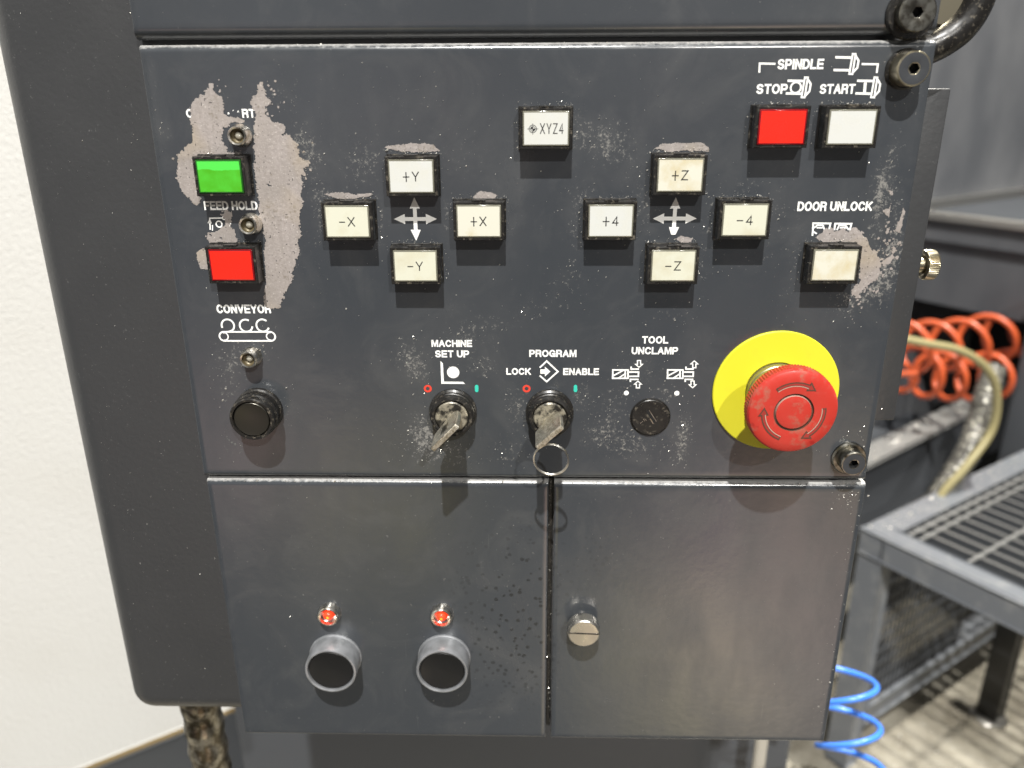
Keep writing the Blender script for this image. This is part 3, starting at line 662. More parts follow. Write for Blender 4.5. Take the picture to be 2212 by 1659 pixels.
picto('half worn door lock symbol', 'print', locksym)
def feedsym(mb):
    mb.stroke(cvt([(630, 560), (625, 440), (760, 438)], *Z5), .55, lay()); mb.arc(cvt([(727, 505)], *Z5)[0], 1.35, 0, 360, .6, lay(), closed=True); mb.arc(cvt([(780, 438)], *Z5)[0], .7, 0, 360, .5, lay(), closed=True)
    mb.stroke(cvt([(610, 490), (625, 455), (640, 490)], *Z5), .5, lay()); mb.stroke(cvt([(655, 520), (655, 570)], *Z5), .5, lay()); mb.stroke(cvt([(850, 500), (835, 545)], *Z5), .5, lay())
picto('worn feed hold symbol', 'print', feedsym)
Z6 = (.24801, 384.0, 631.0)
def conv(mb):
    c = lambda *p: cvt(p, *Z6)
    for (x, y, a0, a1) in ((437, 290, 195, -85), (595, 292, 65, 345), (740, 290, 55, 330)): mb.arc(c((x, y))[0], 3.0, a0, a1, .85, lay(), seg=26)
    a, b = c((405, 385))[0], c((808, 385))[0]; r = 2.25
    mb.arc(a, r, 90, 270, .8, lay(), seg=18); mb.arc(b, r, -90, 90, .8, lay(), seg=18)
    mb.stroke([(a[0], a[1] + r), (b[0], b[1] + r)], .8, lay()); mb.stroke([(a[0], a[1] - r), (b[0], b[1] - r)], .8, lay())
    mb.arc(a, r - .35, -90, 90, .6, lay(), seg=18); mb.arc(b, r - .35, 90, 270, .6, lay(), seg=18)
picto('chip conveyor symbol', 'print', conv)
def setup(mb):
    mb.prism(cvt([(432, 315), (450, 333), (457, 465), (595, 466), (612, 482), (438, 481)], *Z7), HP, HP); mb.disc(cvt([(524, 398)], *Z7)[0], 3.0, HP)
picto('machine set up symbol, a dot in a corner', 'print', setup)
def prog(mb):
    mb.stroke(cvt([(1157, 360), (1203, 316), (1284, 392), (1203, 465), (1157, 425)], *Z7), .8, lay())
    mb.prism(cvt([(1157, 376), (1190, 376), (1190, 357), (1230, 392), (1190, 428), (1190, 408), (1157, 408)], *Z7), HP, HP)
picto('program symbol, arrow in a diamond', 'print', prog)
for x, who in ((340, 'machine set up'), (1057, 'program')):
    picto('small red ring of the %s switch' % who, 'print_red', lambda mb: mb.arc(cvt([(x, 516)], *Z7)[0], 1.45, 0, 360, 1.0, HP, closed=True, seg=30))
for x, who in ((695, 'machine set up'), (1412, 'program')):
    def pill(mb):
        a, b = cvt([(x, 500), (x, 530)], *Z7)
        mb.prism([(a[0] + .85 * math.cos(t), a[1] + .85 * math.sin(t)) for t in np.linspace(0, math.pi, 9)] + [(b[0] + .85 * math.cos(t), b[1] + .85 * math.sin(t)) for t in np.linspace(math.pi, 2 * math.pi, 9)], HP, HP)
    picto('small teal bar of the %s switch' % who, 'print_green', pill)
def clamp(mb, dx, flip):
    c = lambda *p: cvt([(x + dx, y) for x, y in p], *ZT)
    mb.stroke(c((172, 915), (482, 915), (480, 1085), (168, 1085)), .75, lay(), True)
    mb.stroke(c((185, 1030), (380, 925)), .75, lay()); mb.stroke(c((290, 1080), (425, 990)), .7, lay()); mb.stroke(c((425, 920), (422, 1080)), .7, lay())
    mb.stroke(c((495, 958), (695, 958), (692, 1045), (495, 1045)), .75, lay())
    mb.stroke(c((545, 860), (545, 897), (690, 897)), .75, lay()); mb.stroke(c((680, 1107), (530, 1107), (530, 1145)), .75, lay())
    def arrow(x, ya, yb):   # from tail ya to tip yb, outlined
        s_ = 1 if yb > ya else -1; ym = yb - s_ * 70
        mb.stroke(c((x - 32, ya), (x + 32, ya), (x + 32, ym), (x + 72, ym), (x, yb - s_ * 8), (x - 72, ym), (x - 32, ym)), .55, lay(), True)
    if flip: arrow(715, 870, 722); arrow(680, 1140, 1285)
    else: arrow(705, 722, 868); arrow(683, 1280, 1135)
picto('tool clamp symbol with arrows pointing inwards', 'print', lambda mb: clamp(mb, 0, False))
picto('tool clamp symbol with arrows pointing outwards', 'print', lambda mb: clamp(mb, 1118, True))
picto('white dot under the clamping symbol', 'print', lambda mb: mb.disc(cvt([(447, 1385)], *ZT)[0], 1.2, HP)); picto('white dot under the unclamping symbol', 'print', lambda mb: mb.disc(cvt([(1477, 1390)], *ZT)[0], 1.25, HP))
def cross(px, py, up_, dn, lf, rg, broken):
    def fn(mb):
        c = at(px, py); hw = .85
        for q_, (dx, dz, px2) in enumerate(((0, 1, up_), (0, -1, dn), (-1, 0, lf), (1, 0, rg))):
            e_ = at(*px2); L = abs((e_[0] - c[0]) * dx + (e_[1] - c[1]) * dz); hl = 5.0; q = 2.3
            if broken and dz == -1: hl = 3.4
            pts = [(-hw, .0), (hw, .0), (hw, L - hl), (q, L - hl), (.0 if not (broken and dz == -1) else 1.0, L), (-q, L - hl), (-hw, L - hl)]
            if broken and dz == -1: pts.insert(5, (-.9, L))
            mb.prism([(c[0] + dx * b + dz * a, c[1] + dz * b - dx * a) for a, b in pts], HP + .004 * q_, HP + .004 * q_)
    return fn
picto('four headed arrow between the X and Y buttons', 'print', cross(897, 473, (895, 426), (900, 520), (851, 473), (944, 474), False))
picto('four headed arrow with a worn tip between the Z and 4 buttons', 'print', cross(1457, 472, (1461, 426), (1454, 507), (1410, 473), (1505, 473), True))

# ------------------------------------------------------------------ indicator lamps, round buttons
def indicator(x, z, label, lit):
    mb = MB(); mb.sharp = 30
    if lit: mb.lathe(x, z, [(6.4, -.5), (6.2, 1.5), (5.9, 3.6), (5.3, 4.4), (4.7, 4.3), (4.3, 2.6), (2.4, 1.2), (0, 1.2)], 40)
    else: mb.lathe(x, z, [(4.9, -.5), (4.9, 2.0), (4.3, 3.6), (4.1, 6.0), (3.75, 6.5), (3.1, 6.3), (2.8, 4.4, 1), (1.2, 3.0, 1), (0, 3.0, 1)], 40)
    o = mb.build('indicator_lamp', ['chrome', 'recess'], PEND); tag(o, label)
    mb = MB()
    if lit:
        mb.lathe(x, z + .5, [(2.6, 1.2), (2.6, 3.0), (2.2, 4.3), (1.2, 5.0), (0, 5.1)], 28); mb.lathe(x + .1, z + .3, [(.8, 4.4), (.7, 5.12), (0, 5.25)], 12, 1)
        mb.build('lens', ['led_red', 'led_hot'], o)
    else:
        mb.lathe(x, z, [(1.7, 2.8), (1.7, 3.8), (1.3, 4.6), (.6, 5.0), (0, 5.05)], 28); mb.build('lens', 'led_lens', o)
indicator(-127.3, -16.5, 'unlit chrome indicator above the green button', False)
indicator(-127.2, -54.9, 'unlit chrome indicator above the red feed hold button', False)
indicator(-134.6, -118.4, 'unlit chrome indicator below the conveyor symbol', False)
indicator(-109.4, -265.6, 'lit red indicator on the lower cover, farther from the hatch', True)
indicator(-47.9, -265.6, 'lit red indicator on the lower cover, closer to the hatch', True)
def round_button(x, z, kind, label):
    mb = MB(); mb.sharp = 30
    if kind == 'black':
        mb.lathe(x, z, [(11.6, -.5), (11.6, 2.2), (10.9, 3.0), (10.9, 6.5), (11.3, 7.2), (11.3, 8.6), (10.7, 9.4), (10.7, 12.6), (10.2, 13.3), (9.2, 13.2), (8.9, 11.5), (0, 11.5)], 64)
        o = mb.build('round_button', 'black_oily', PEND)
        mb = MB(); mb.lathe(x, z, [(8.75, 11), (8.75, 12.4), (8.3, 12.9), (7.7, 12.75, 1), (0, 12.7, 1)], 56); mb.build('button_cap', ['bolt', 'cap_dark'], o)
    else:
        mb.lathe(x, z, [(14.6, -1.5), (14.6, .6), (14.1, .9), (14.1, 11.6), (13.8, 12.4), (13.2, 12.6), (12.6, 12.3), (12.3, 9.5), (0, 9.5)], 72)
        o = mb.build('round_button', 'alu', PEND)
        mb = MB(); mb.lathe(x, z, [(12.1, 9), (12.1, 11.2), (11.5, 11.8), (9, 11.3), (5, 10.9), (0, 10.7)], 56); mb.build('button_cap', 'cap_black', o)
    tag(o, label)
round_button(-134.0, -146.3, 'black', 'black round button below the conveyor indicator')
round_button(-108.4, -294.5, 'grey', 'grey ringed round button farther from the hatch'); round_button(-47.6, -294.0, 'grey', 'grey ringed round button closer to the hatch')

# thumb screw on the hatch
mb = MB(); mb.sharp = 25; tx, tz = 28.6, -269.5
mb.lathe(tx, tz, [(5, -.5), (5, 3.5), (8.0, 3.6), (8.7, 4.4, 'knurl'), (8.7, 9.6, 'knurl'), (8.2, 10.4), (7.6, 10.9), (0, 11.0)], 120, 0, .035)
ts = mb.build('thumb_screw', 'nickel', hatch)
mb = MB(); c_, s_ = math.cos(math.radians(-2)), math.sin(math.radians(-2))
mb.prism([(tx + a * c_ - b * s_, tz + .3 + a * s_ + b * c_) for a, b in ((-8.1, -.42), (8.1, -.42), (8.1, .42), (-8.1, .42))], 10.6, 11.03); mb.build('slot', 'black_oily', ts)

# ------------------------------------------------------------------ key switches, locks, keys
def key_switch(x, z, label):
    mb = MB(); mb.sharp = 30
    mb.lathe(x, z, [(11.7, -.5), (11.7, 1.6), (10.8, 2.4), (10.8, 4.2), (10.3, 4.6), (10.6, 5.2), (10.6, 7.2), (9.9, 8.4), (9.0, 8.7), (8.3, 8.0), (8.2, 7.2), (0, 7.2)], 64)
    o = mb.build('key_switch', 'black_oily', PEND); tag(o, label)
    mb = MB(); mb.lathe(x, z, [(7.9, 7), (7.9, 8.1), (7.3, 8.6), (0, 8.7)], 48); mb.build('lock_core', 'core', o)
key_switch(-38.2, -146.6, 'key switch below the machine set up symbol'); key_switch(9.3, -146.8, 'key switch below the program symbol')
x, z = at(1405, 902, 1); mb = MB(); mb.lathe(x, z, [(9.9, -.4), (9.9, .35), (9.45, .5), (9.3, .2), (9.25, .9), (8.9, 1.2), (0, 1.3)], 64)
o = mb.build('key_lock', ['black_oily'], PEND); tag(o, 'black key lock without a key below the tool unclamp symbols')
mb = MB(); a = math.radians(-57); u = (math.cos(a), math.sin(a))
mb.prism([(x + .2 + u[0] * q - u[1] * w, z + .8 + u[1] * q + u[0] * w) for q, w in ((-3.6, -.8), (3.6, -.8), (3.9, 0), (3.6, .8), (-3.6, .8), (-3.9, 0))], 1.32, 1.34, 0)
mb.stroke([(x + .2 + u[0] * q - u[1] * -1.0, z + .8 + u[1] * q + u[0] * -1.0) for q in (1.0, 3.8)], .5, 1.37, mi=1)  # chrome strokes along the keyhole paint its highlights
for q_ in range(9): mb.disc((x - 3.0 + random.gauss(0, 1.0), z - 1.9 + random.gauss(0, .9)), .22, 1.36 + .004 * q_, 1, 8)
mb.stroke([(x + .2 + u[0] * q - u[1] * .95, z + .8 + u[1] * q + u[0] * .95 - .2) for q in (-3.4, 3.6)], .25, 1.36, mi=1); mb.build('keyhole', ['cavity_shade', 'chrome'], o)

def key(outer0, outer1, core, label, hole):
    a = np.array(at(*outer0, 31)); b = np.array(at(*outer1, 31)); u = (a - b) / np.hypot(*(a - b)); c = np.array(core); W_ = np.hypot(*(a - b)) / 2
    mid = (a + b) / 2; sh = (mid - c) @ u
    prof = [(-3.2, 4), (-3.2, 9.3), (-5.5, 10.8), (-W_ + sh, 14.5), (-W_ + sh, 30.4), (-W_ + sh + .6, 31), (W_ + sh - .6, 31), (W_ + sh, 30.4), (W_ + sh, 18.2), (5.5, 11), (3.2, 9.3), (3.2, 4)]
    nrm = np.array([-u[1], u[0]]); T = 1.15
    bm = bmesh.new(); vs = []
    for s_ in (-T, T):
        vs.append([bm.verts.new((c[0] + u[0] * q + nrm[0] * s_, c[1] + u[1] * q + nrm[1] * s_, h)) for q, h in prof])
    n = len(prof); bm.faces.new(vs[0]); bm.faces.new(vs[1][::-1])
    for i in range(n): bm.faces.new((vs[0][(i + 1) % n], vs[0][i], vs[1][i], vs[1][(i + 1) % n]))
    for v in bm.verts: v.co = Vector((v.co.x / 1000, -v.co.z / 1000, v.co.y / 1000))
    bmesh.ops.recalc_face_normals(bm, faces=bm.faces[:])
    bmesh.ops.bevel(bm, geom=bm.edges[:], offset=.0003, segments=2, affect='EDGES'); bm.verts.index_update()
    mb = MB(); mb.sharp = 30; mb.add([tuple(v.co) for v in bm.verts], [tuple(v.index for v in f.verts) for f in bm.faces]); bm.free()
    o = mb.build('switch_key', 'key'); tag(o, label, 'key', 'keys in the pendant key switches')
    # stamped recess on the visible side
    side = nrm if nrm[1] > 0 else -nrm
    mb = MB(); q0, q1 = sh - 2.6, sh + 1.6
    P = [(q0, 16), (q1, 16), (q1, 25), (q0, 25)]
    pv = [((c[0] + u[0] * q + side[0] * (T + .03)) / 1000, -h / 1000, (c[1] + u[1] * q + side[1] * (T + .03)) / 1000) for q, h in P]
    if hole: mb.add(pv, [(0, 1, 2, 3)]); mb.build('stamped_field', 'bolt', o, smooth=False)
    return c, u, sh, W_
z7 = lambda x, y: (Z7[1] + x * Z7[0], Z7[2] + y * Z7[0])
key(z7(603, 832), z7(420, 1010), (-38.0, -146.4), 'plain worn key in the machine set up switch', True)
c2, u2, sh2, W2 = key(z7(1365, 842), z7(1178, 1000), (9.5, -146.4), 'grimy key holding a split ring in the program switch', False)
hx = c2 + u2 * (sh2 - W2 + 4.0)                                   # hole near the lower corner of the bow
rc = at(*z7(1234, 1031), 28); rr = 8.0
mb = MB()
for dh in (0, .82):
    mb.tube([((rc[0] + rr * math.cos(t)) / 1000, -(27.6 + dh + 1.2 * math.sin(t + 1)) / 1000, (rc[1] + rr * math.sin(t)) / 1000) for t in np.linspace(0, 2 * math.pi, 49)[:-1]], .00042, 8, closed=True)
o = mb.build('key_ring', 'nickel'); tag(o, 'thin steel split ring hanging from the key in the program switch', 'key ring')

# ------------------------------------------------------------------ emergency stop
EX, EZ = 118.0, -135.4
mb = MB(); mb.lathe(EX, EZ, [(30.2, -.3), (30.2, 1.0), (29.8, 1.4), (15, 1.4), (15, .5), (0, .5)], 96); es = mb.build('emergency_stop', 'yellow', PEND)
tag(es, 'emergency stop with red mushroom head on a yellow disc')
mb = MB(); mb.sharp = 30; mb.lathe(EX, EZ, [(14.4, .8), (14.4, 5.2), (13.9, 5.6), (13.9, 6.2), (14.4, 6.6), (14.4, 10), (13.0, 10.6), (11.5, 11), (11.5, 24), (0, 24)], 72); mb.build('collar', 'collar', es)
hx_, hz_ = at(1712, 888, 28); mb = MB(); mb.sharp = 24; R = 20.3
mb.lathe(hx_, hz_, [(11, 20.6), (R - 1.5, 20.8), (R, 22.0, 'knurl'), (R, 26.6, 'knurl'), (R - .15, 27.6), (R - .8, 28.7), (R - 1.9, 29.3), (15, 29.65), (9.3, 29.9), (9.0, 29.85), (8.75, 28.9, 2), (8.1, 28.9, 2), (7.8, 29.88, 1), (7.6, 29.95, 0), (4, 30.0), (0, 30.0)], 180, 0, .018)
hd = mb.build('mushroom_head', ['estop_red', 'groove_light', 'groove'], es)
mb = MB()
for k in range(3):
    a0 = 128 - 120 * k; r0 = 13.4; hh = 29.84; pts = []
    # band arc from a0 sweeping clockwise with an arrow head at its end
    for j in range(15): t = math.radians(a0 - 62 * j / 14); pts.append((hx_ + (r0 + .75) * math.cos(t), hz_ + (r0 + .75) * math.sin(t)))
    t1, t2 = math.radians(a0 - 62), math.radians(a0 - 76)
    pts += [(hx_ + (r0 + 1.9) * math.cos(t1), hz_ + (r0 + 1.9) * math.sin(t1)), (hx_ + r0 * math.cos(t2), hz_ + r0 * math.sin(t2)), (hx_ + (r0 - 1.9) * math.cos(t1), hz_ + (r0 - 1.9) * math.sin(t1))]
    for j in range(14, -1, -1): t = math.radians(a0 - 62 * j / 14); pts.append((hx_ + (r0 - .75) * math.cos(t), hz_ + (r0 - .75) * math.sin(t)))
    mb.prism(pts, hh - .02, hh - .02, 2); mb.stroke(pts, .62, hh, True, 0)
    mb.arc((hx_, hz_), r0 - .85, a0, a0 - 62, .4, hh + .03, 1)
mb.build('turn_arrow', ['groove', 'groove_light', 'groove_fill'], hd, smooth=False)

# ------------------------------------------------------------------ conduit below the pendant
def proj_col(px, py, y):  # point at world depth y
    d = ray(px, py); return CAM + d * (y - CAM[1]) / d[1]
p = proj_col(443, 1575, .055); gx, gy = p[0] * 1000, 55
g0 = root('conduit_gland', (p[0], .055, -.46)); tag(g0, 'grimy metal hose gland hanging under the housing corner', 'hose gland')
mb = MB(); mb.sharp = 30; mb.lathe(gx, gy, [(12, -372), (14, -371), (15, -362), (13.5, -361), (13.8, -352), (14.4, -345), (14.4, -338)], 40, axis='z')
mb.tube([(gx / 1000, gy / 1000, z_) for z_ in np.linspace(-.372, -.47, 30)], .0125, 20, wav=(.05, 1.1)); mb.build('hose', 'gland', g0)
mb = MB(); mb.lathe(gx, gy, [(14.9, -342), (15.2, -341.4), (15.2, -339), (14.5, -338.4)], 40, axis='z'); mb.build('brass_ring', 'brass', g0)

# ------------------------------------------------------------------ machine behind: white wall, base, grey guard, ledge box
Zv = np.array([0, 0, 1.0])
SEAM = onwall(300, 1607)[2]
mc = root('machine_enclosure', wpt(.0, 0, -1.2)); tag(mc, 'white enamelled machine enclosure with dark base behind the pendant', 'machine')
mb = MB(); mb.wbox(wpt(-2.2, -.03, SEAM), (E1 * 2.95, E2 * .03, Zv * 2.4), .002); mb.build('side_panel', 'white_wall', mc)
mb = MB(); mb.wbox(wpt(-2.2, -.03, -1.2), (E1 * 3.6, E2 * .036, Zv * (SEAM + 1.2 - .006)), .003); mb.build('base', 'machine_dark', mc)
mb = MB(); mb.wbox(wpt(-2.2, .001, SEAM - .005), (E1 * 2.95, E2 * .004, Zv * .003), .001); mb.build('edge_strip', 'seam', mc)
mg = root('machine_guard', wpt(2.2, 0, -1.2)); tag(mg, 'smooth grey sheet metal machine guard rising behind the ledge', 'machine guard')
mb = MB(); mb.wbox(wpt(.76, -.04, -.9), (E1 * 5, E2 * .04, Zv * 3), .002); mb.build('guard_sheet', 'machine_grey', mg)
LC = onwall(1957, 451); lt = np.dot(LC - WP, E1); LZ0 = LC[2]
def onfront(px, py): return onwall(px, py, wpt(lt, 0, 0), E1)[2]
z1_, z2_ = onfront(2100, 531), onfront(2060, 668)
box = root('ledge_box', wpt(lt, .3, -1.2)); tag(box, 'grey sheet metal box with bright edged top ledge, open below', 'machine box')
mb = MB(); mb.wbox(wpt(lt, .002, LZ0 - .016), (E1 * 2, E2 * 1.5, Zv * .012), .003); mb.build('top_ledge', 'machine_dark', box)
mb = MB(); mb.wbox(wpt(lt + .004, .002, z1_), (E1 * .03, E2 * 1.5, Zv * (LZ0 - .017 - z1_)), .004); mb.build('front_rail', 'machine_grey', box)
mb = MB(); mb.wbox(wpt(lt + .022, .002, z2_), (E1 * .02, E2 * 1.45, Zv * (z1_ - z2_ - .001)), .002); mb.build('front_sheet', 'machine_grey', box)
mb = MB(); mb.wbox(wpt(lt - .014, .003, LZ0 - .012), (E1 * .013, E2 * 1.5, Zv * .012), .003); mb.build('edge_trim', 'steel', box)
mb = MB(); mb.wbox(wpt(lt, .004, LZ0 - .002), (E1 * 2, E2 * .014, Zv * .016), .003); mb.build('edge_trim', 'steel', box)
mb = MB(); mb.wbox(wpt(lt + .42, .002, -1.2), (E1 * .02, E2 * 1.4, Zv * (z2_ + 1.25)), .002); mb.build('back_sheet', 'cavity_shade', box)  # near-black sheet, painted shade for the open space below

# dark bin under the pendant
b0, b1 = onwall(520, 1640, np.array([0, .36, 0]), np.array([0, 1, 0])), onwall(1705, 1640, np.array([0, .36, 0]), np.array([0, 1, 0]))
cb = root('chip_bin', ((b0[0] + b1[0]) / 2, .5, -1.2)); tag(cb, 'dark grey metal bin standing on the floor below the pendant', 'bin')
mb = MB(); mb.wbox((b0[0], .36, -1.2), ((b1[0] - b0[0], 0, 0), (0, .28, 0), (0, 0, .58)), .006, 3); mb.build('bin_body', 'machine_dark', cb)

# floor
mb = MB(); mb.add([(-2.5, -.28, -1.2), (5, -.28, -1.2), (5, 6, -1.2), (-2.5, 6, -1.2)], [(0, 1, 2, 3)]); o = mb.build('floor', 'floor'); tag(o, 'oily tan concrete floor', None, None, 'structure')

# ------------------------------------------------------------------ stand with grating
TZ = -.70; tcn = hz(1866, 1141, TZ); tcn[2] = 0
def tp(a, b, z): return tcn + E1 * a + E2 * b + Zv * z
ta, tb = .75, .62
st = root('grating_stand', tp(.3, .3, -1.2)); tag(st, 'low grey steel stand topped with wire grating beside the pendant', 'stand')
mb = MB(); fwid = .038
mb.wbox(tp(0, 0, TZ - .045), (E1 * ta, E2 * fwid, Zv * .045), .004, 3); mb.wbox(tp(0, tb - fwid, TZ - .045), (E1 * ta, E2 * fwid, Zv * .045), .004, 3)
mb.wbox(tp(.0, fwid + .0005, TZ - .0455), (E1 * fwid, E2 * (tb - 2 * fwid - .001), Zv * .045), .004, 3); mb.wbox(tp(ta - fwid, fwid + .0005, TZ - .0455), (E1 * fwid, E2 * (tb - 2 * fwid - .001), Zv * .045), .004, 3)
mb.build('top_frame', 'stand_paint', st)
mb = MB()
k = fwid + .012
while k < ta - fwid: mb.wbox(tp(k, fwid + .001, TZ - .047), (E1 * .003, E2 * (tb - 2 * fwid - .002), Zv * .038), 0, mi=1); mb.wbox(tp(k - .0004, fwid + .002, TZ - .0088), (E1 * .0038, E2 * (tb - 2 * fwid - .004), Zv * .002), 0); k += .034  # pale caps paint the lit tops of the dark bars
k = fwid + .014
while k < tb - fwid:
    L_ = ta - 2 * fwid - .002; nn = 60
    mb.tube([tp(fwid + .001 + L_ * i / nn, k, TZ - .006) for i in range(nn + 1)], .0032, 8, wav=(.18, 1.9)); k += .10
mb.tube([tp(fwid + .001 + L_ * i / 60, fwid + .034, TZ - .005) for i in range(61)], .003, 8, wav=(.18, 1.9))
mb.build('grating', ['galv', 'machine_dark'], st)
for a, b in ((.0, .0), (ta - fwid, 0), (0, tb - fwid), (ta - fwid, tb - fwid)):
    mb = MB(); mb.wbox(tp(a + .001, b + .001, -1.2), (E1 * .036, E2 * .036, Zv * (1.2 + TZ - .046)), .004, 3); mb.build('leg', 'stand_paint', st)
mb = MB(); mb.wbox(tp(fwid + .001, .003, -1.115), (E1 * (ta - 2 * fwid - .002), E2 * .034, Zv * .04), .004, 3); mb.build('stretcher', 'stand_paint', st)
mb = MB(); k = fwid + .012
while k < .36: mb.wbox(tp(k, .030, -1.074), (E1 * .005, E2 * .003, Zv * (1.074 + TZ - .047)), 0); k += .014
for z_ in np.arange(-1.05, TZ - .06, .03): mb.wbox(tp(fwid + .002, .0335, z_), (E1 * .33, E2 * .002, Zv * .005), 0)
mb.build('side_mesh', 'machine_dark', st)
# black post standing on the floor under the stand
bp = hz(2135, 1552, -1.2); mb = MB(); mb.wbox(bp - E1 * .016 - E2 * .016, (E1 * .032, E2 * .032, Zv * .44), .004, 3)
pf = root('floor_stanchion', bp); mb.build('post', 'black', pf); tag(pf, 'black square post on a round steel foot under the stand', 'stanchion')
mb = MB(); mb.lathe(bp[0] * 1000, bp[1] * 1000, [(34, -1199.5), (34, -1193), (30, -1189), (0, -1188)], 32, axis='z'); mb.build('foot', 'steel', pf)

# coolant tray beyond the stand
trz = TZ + .03
ra, rb_ = hz(1882, 988, trz), hz(2062, 898, trz)
tr0 = np.array([ra[0], ra[1], 0]); tr = root('coolant_tray', tr0 + Zv * (trz - .2)); tag(tr, 'dark steel coolant tray with a wet rim behind the stand', 'tray')
tdir = np.array([rb_[0] - ra[0], rb_[1] - ra[1], 0]); tlen = np.linalg.norm(tdir); tdir /= tlen; tnr = np.array([tdir[1], -tdir[0], 0])
def rp_(a, b, z): return tr0 + tdir * a + tnr * b + Zv * z
mb = MB(); mb.wbox(rp_(-.3, 0, trz - .16), (tdir * (tlen + .6), tnr * .006, Zv * .155), .001); mb.wbox(rp_(-.3, -.26, trz - .16), (tdir * (tlen + .6), tnr * .255, Zv * .02), .001)
mb.build('trough', 'machine_dark', tr)
mb = MB(); mb.wbox(rp_(-.3, -.03, trz - .004), (tdir * (tlen + .6), tnr * .045, Zv * .008), .003); mb.build('rim', 'galv', tr)
def atdist(px, py, dist):
    d = ray(px, py); return CAM + d * dist / np.hypot(d[0], d[1])
pz = atdist(2186, 850, 1.92); ztop = atdist(2186, 735, 1.92)[2]
ps = MB(); ps.wbox(np.array([pz[0], pz[1], -1.2]), (E2 * .07, E1 * .05, Zv * (1.2 + ztop + .1)), .004, 3); o = ps.build('support_post', 'machine_dark'); tag(o, 'dark square support post beside the orange coiled hose', 'post')

# coiled hoses
def coil(a, b, rad, turns, r, name, m_, label, cat, sag=0.0, phase=0):
    a, b = np.array(a), np.array(b); ax = b - a; L = np.linalg.norm(ax); t_ = ax / L
    n1 = np.cross(t_, np.array([.2, 1, .1])); n1 /= np.linalg.norm(n1); n2 = np.cross(t_, n1)
    N = int(turns * 26); pts = []
    for i in range(N + 1):
        q = i / N; an = 2 * math.pi * turns * q + phase
        pts.append(a + ax * q + (n1 * math.cos(an) + n2 * math.sin(an)) * rad + np.array([0, 0, -sag * 4 * q * (1 - q)]))
    return pts
c1 = coil(atdist(1950, 748, 1.72), atdist(2260, 690, 2.12), .050, 5.2, 0, '', '', '', '', .02)
c2_ = coil(atdist(2200, 800, 2.0), atdist(1940, 790, 1.70), .048, 5.2, 0, '', '', '', '', .02, .5)
mid_ = [np.array(c1[-1]) * (1 - t) + np.array(c2_[0]) * t + np.array([.06 * math.sin(math.pi * t), 0, 0]) for t in np.linspace(.1, .9, 8)]
lead = [c1[0] + np.array([-.20, .10, .02]), c1[0] + np.array([-.09, .05, .0])]; tail = [c2_[-1] + np.array([-.08, .06, -.02]), c2_[-1] + np.array([-.2, .14, -.10])]
mb = MB(); mb.tube(lead + c1 + mid_ + c2_ + tail, .0066, 10); o = mb.build('coiled_hose', 'hose_red'); tag(o, 'orange coiled air hose looped in the dark opening', 'coiled hose')
c3 = coil(atdist(1820, 1420, .66), atdist(1846, 1760, .60), .0265, 3.7, 0, '', '', '', '', 0, 2.2)
c3 = [np.array([c3[0][0] - .02, c3[0][1] - .03, -.33]), np.array([c3[0][0] - .015, c3[0][1] - .02, -.37])] + c3
mb = MB(); mb.tube(c3, .0028, 10); o = mb.build('coiled_hose', 'hose_blue'); tag(o, 'thin blue coiled air line hanging below the hatch door', 'coiled hose')
def spline(P, k=8):
    P = [np.array(p) for p in P]; out = []
    for i in range(len(P) - 1):
        p0, p1, p2, p3 = P[max(i - 1, 0)], P[i], P[i + 1], P[min(i + 2, len(P) - 1)]
        for j in range(k):
            t = j / k; out.append(.5 * (2 * p1 + (-p0 + p2) * t + (2 * p0 - 5 * p1 + 4 * p2 - p3) * t * t + (-p0 + 3 * p1 - 3 * p2 + p3) * t ** 3))
    return out + [P[-1]]
mb = MB(); mb.tube(spline([atdist(1930, 728, 1.5), atdist(2000, 742, 1.52), (atdist(2075, 758, 1.55)), atdist(2130, 795, 1.58), atdist(2153, 850, 1.6), atdist(2142, 930, 1.6), atdist(2085, 1010, 1.56), atdist(2030, 1075, 1.53), atdist(1985, 1180, 1.5)]), .0075, 12)
o = mb.build('tube', 'hose_yellow'); tag(o, 'yellowish plastic tube curving down past the orange coil', 'tube')
mb = MB(); mb.tube(spline([atdist(2150, 790, 1.7), atdist(2134, 840, 1.68), atdist(2116, 900, 1.66), atdist(2094, 970, 1.62), atdist(2050, 1040, 1.58), atdist(2000, 1120, 1.54)], 14), .021, 16, wav=(.06, 2.2))
o = mb.build('braided_hose', 'hose_grey'); tag(o, 'grey braided hose speckled with chips beside the yellowish tube', 'hose')

# pale pipe and swarf heap seen under the hatch
pb_ = atdist(1640, 1640, .68); mb = MB(); mb.tube([pb_ + np.array([0, 0, .16]), np.array([pb_[0], pb_[1], -1.2])], .0062, 16); o = mb.build('pipe', 'pipe'); tag(o, 'pale upright pipe glimpsed under the hatch door', 'pipe')

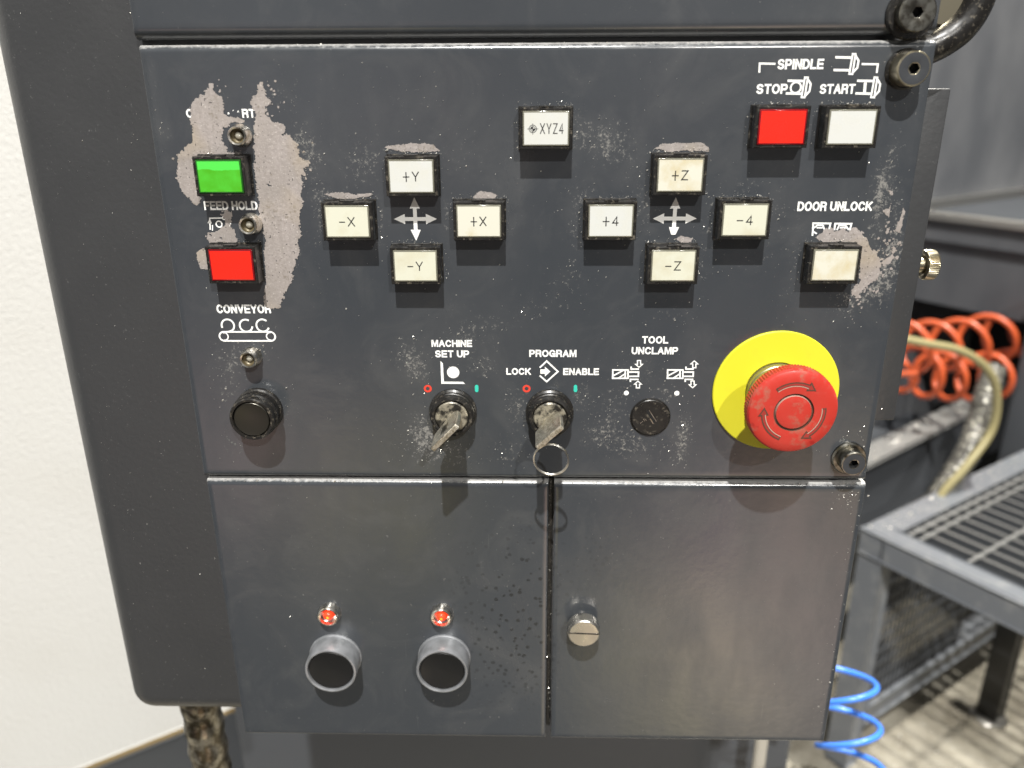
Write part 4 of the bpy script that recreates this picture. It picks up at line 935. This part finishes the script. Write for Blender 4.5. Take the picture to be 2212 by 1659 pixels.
# ------------------------------------------------------------------ chips: tiny bright swarf on the plates and over the machine
def flakes(name, label, spots, size, mats='swarf'):
    mb = MB()
    for (x, y, z, nrm) in spots:
        s_ = size * random.lognormvariate(-.15, .45); t = Vector(nrm).orthogonal().normalized(); b = Vector(nrm).cross(t)
        a0 = random.random() * 6.28; pts = []
        for k in range(4): a = a0 + k * 1.57 + random.uniform(-.5, .5); q = s_ * random.uniform(.5, 1.2); pts.append(Vector((x, y, z)) + t * math.cos(a) * q + b * math.sin(a) * q * .6)
        tip = Vector((x, y, z)) + Vector(nrm) * s_ * random.uniform(.3, .9)
        mb.add([*map(tuple, pts), tuple(tip)], [(0, 1, 4), (1, 2, 4), (2, 3, 4), (3, 0, 4), (3, 2, 1, 0)])
    o = mb.build(name, mats, smooth=False); tag(o, label, 'swarf', None, 'stuff'); return o
S = []; out = (0, -1, 0)
wts = np.array([b[4] * b[2] * b[3] for b in BLOBS]); wts /= wts.sum()
for k in RNG.choice(len(BLOBS), 900, p=wts):
    b = BLOBS[k]; x, z = random.gauss(b[0], b[2] * .75), random.gauss(b[1], b[3] * .75)
    if -166 < x < 166 and -181 < z < 18: S.append((x / 1000, -.00002, z / 1000, out))
for k in range(260): S.append((random.uniform(-.165, .165), -.00002, random.uniform(-.181, .018), out))
for (bx_, bz_) in [(6.1, -13.9), (-52.2, -33.5), (-81.6, -52.9), (-23.2, -52.8), (-52.2, -72.8), (64.1, -33.3), (35, -52.8), (93.6, -52.5), (63.6, -72.7), (-136.1, -33.3), (-135.8, -72.4), (105.5, -13.7), (134.5, -13.9), (135.2, -72.5)]:
    for k in range(26): S.append(((bx_ + random.uniform(-12, 12)) / 1000, -random.uniform(0, .0012), (bz_ + BH / 2 + .6 + abs(random.gauss(0, .8))) / 1000, out))
    for k in range(16): S.append(((bx_ + random.choice((-1, 1)) * (12.2 + abs(random.gauss(0, 1)))) / 1000, -.00002, (bz_ + random.uniform(-9, 9)) / 1000, out))
for k in range(420): S.append((random.uniform(-.166, .168), random.uniform(-.0002, .0018), (-185.4 + random.uniform(-.8, .3)) / 1000, (0, -.5, .8)))
for k in range(150): S.append((random.uniform(-.167, .168), random.uniform(.0, .0018), (20.1 + random.uniform(-.6, .2)) / 1000, (0, -.5, .8)))
for k in range(60): S.append((random.uniform(.0095, .0118), .0055, random.uniform(-.345, -.187), out))
for k in range(26): S.append((random.uniform(-.165, .168), .00028, random.uniform(-.345, -.19), out))
for k in range(40): S.append((.168 - abs(random.gauss(0, .004)), .00028, random.uniform(-.345, -.19), out))
for k in range(120): S.append((random.gauss(160, 5) / 1000, -.00002 if k % 2 else .0003, (-170 + random.gauss(0, 9) if k % 2 else -192 + random.gauss(0, 6)) / 1000, out))
flakes('metal_swarf', 'fine bright metal chips stuck to the pendant plates and buttons', S, .00030)
S = []
for k in range(300): S.append((random.uniform(-.225, -.17), .0074, random.uniform(-.335, .04), out))
flakes('housing_swarf', 'tiny pale specks scattered over the textured black housing', S, .00016)
S = []
for k in range(1500):
    p_ = tp(random.uniform(-.5, 1.4), random.uniform(-.2, 1.6), -1.199); S.append((*p_, (0, 0, 1)))
for k in range(260): p_ = rp_(random.uniform(-.1, tlen + .1), random.uniform(-.028, .012), trz + .005); S.append((*p_, (0, 0, 1)))
for k in range(160): p_ = tp(random.uniform(0, .7), random.uniform(0, .03), TZ + .0005); S.append((*p_, (0, 0, 1)))
flakes('floor_swarf', 'bright metal chips scattered over the floor, tray rim and stand', S, .0022)
S = []
hp_ = atdist(1765, 1668, .95)
for k in range(1100):
    r_ = abs(random.gauss(0, .045)); a_ = random.random() * 6.28
    S.append((hp_[0] + r_ * math.cos(a_), hp_[1] + r_ * math.sin(a_), hp_[2] - r_ * .9 + random.uniform(-.004, .004), (0, -.4, .9)))
flakes('swarf_heap', 'brownish wet heap of metal chips under the hatch door corner', S, .0028, 'gland')
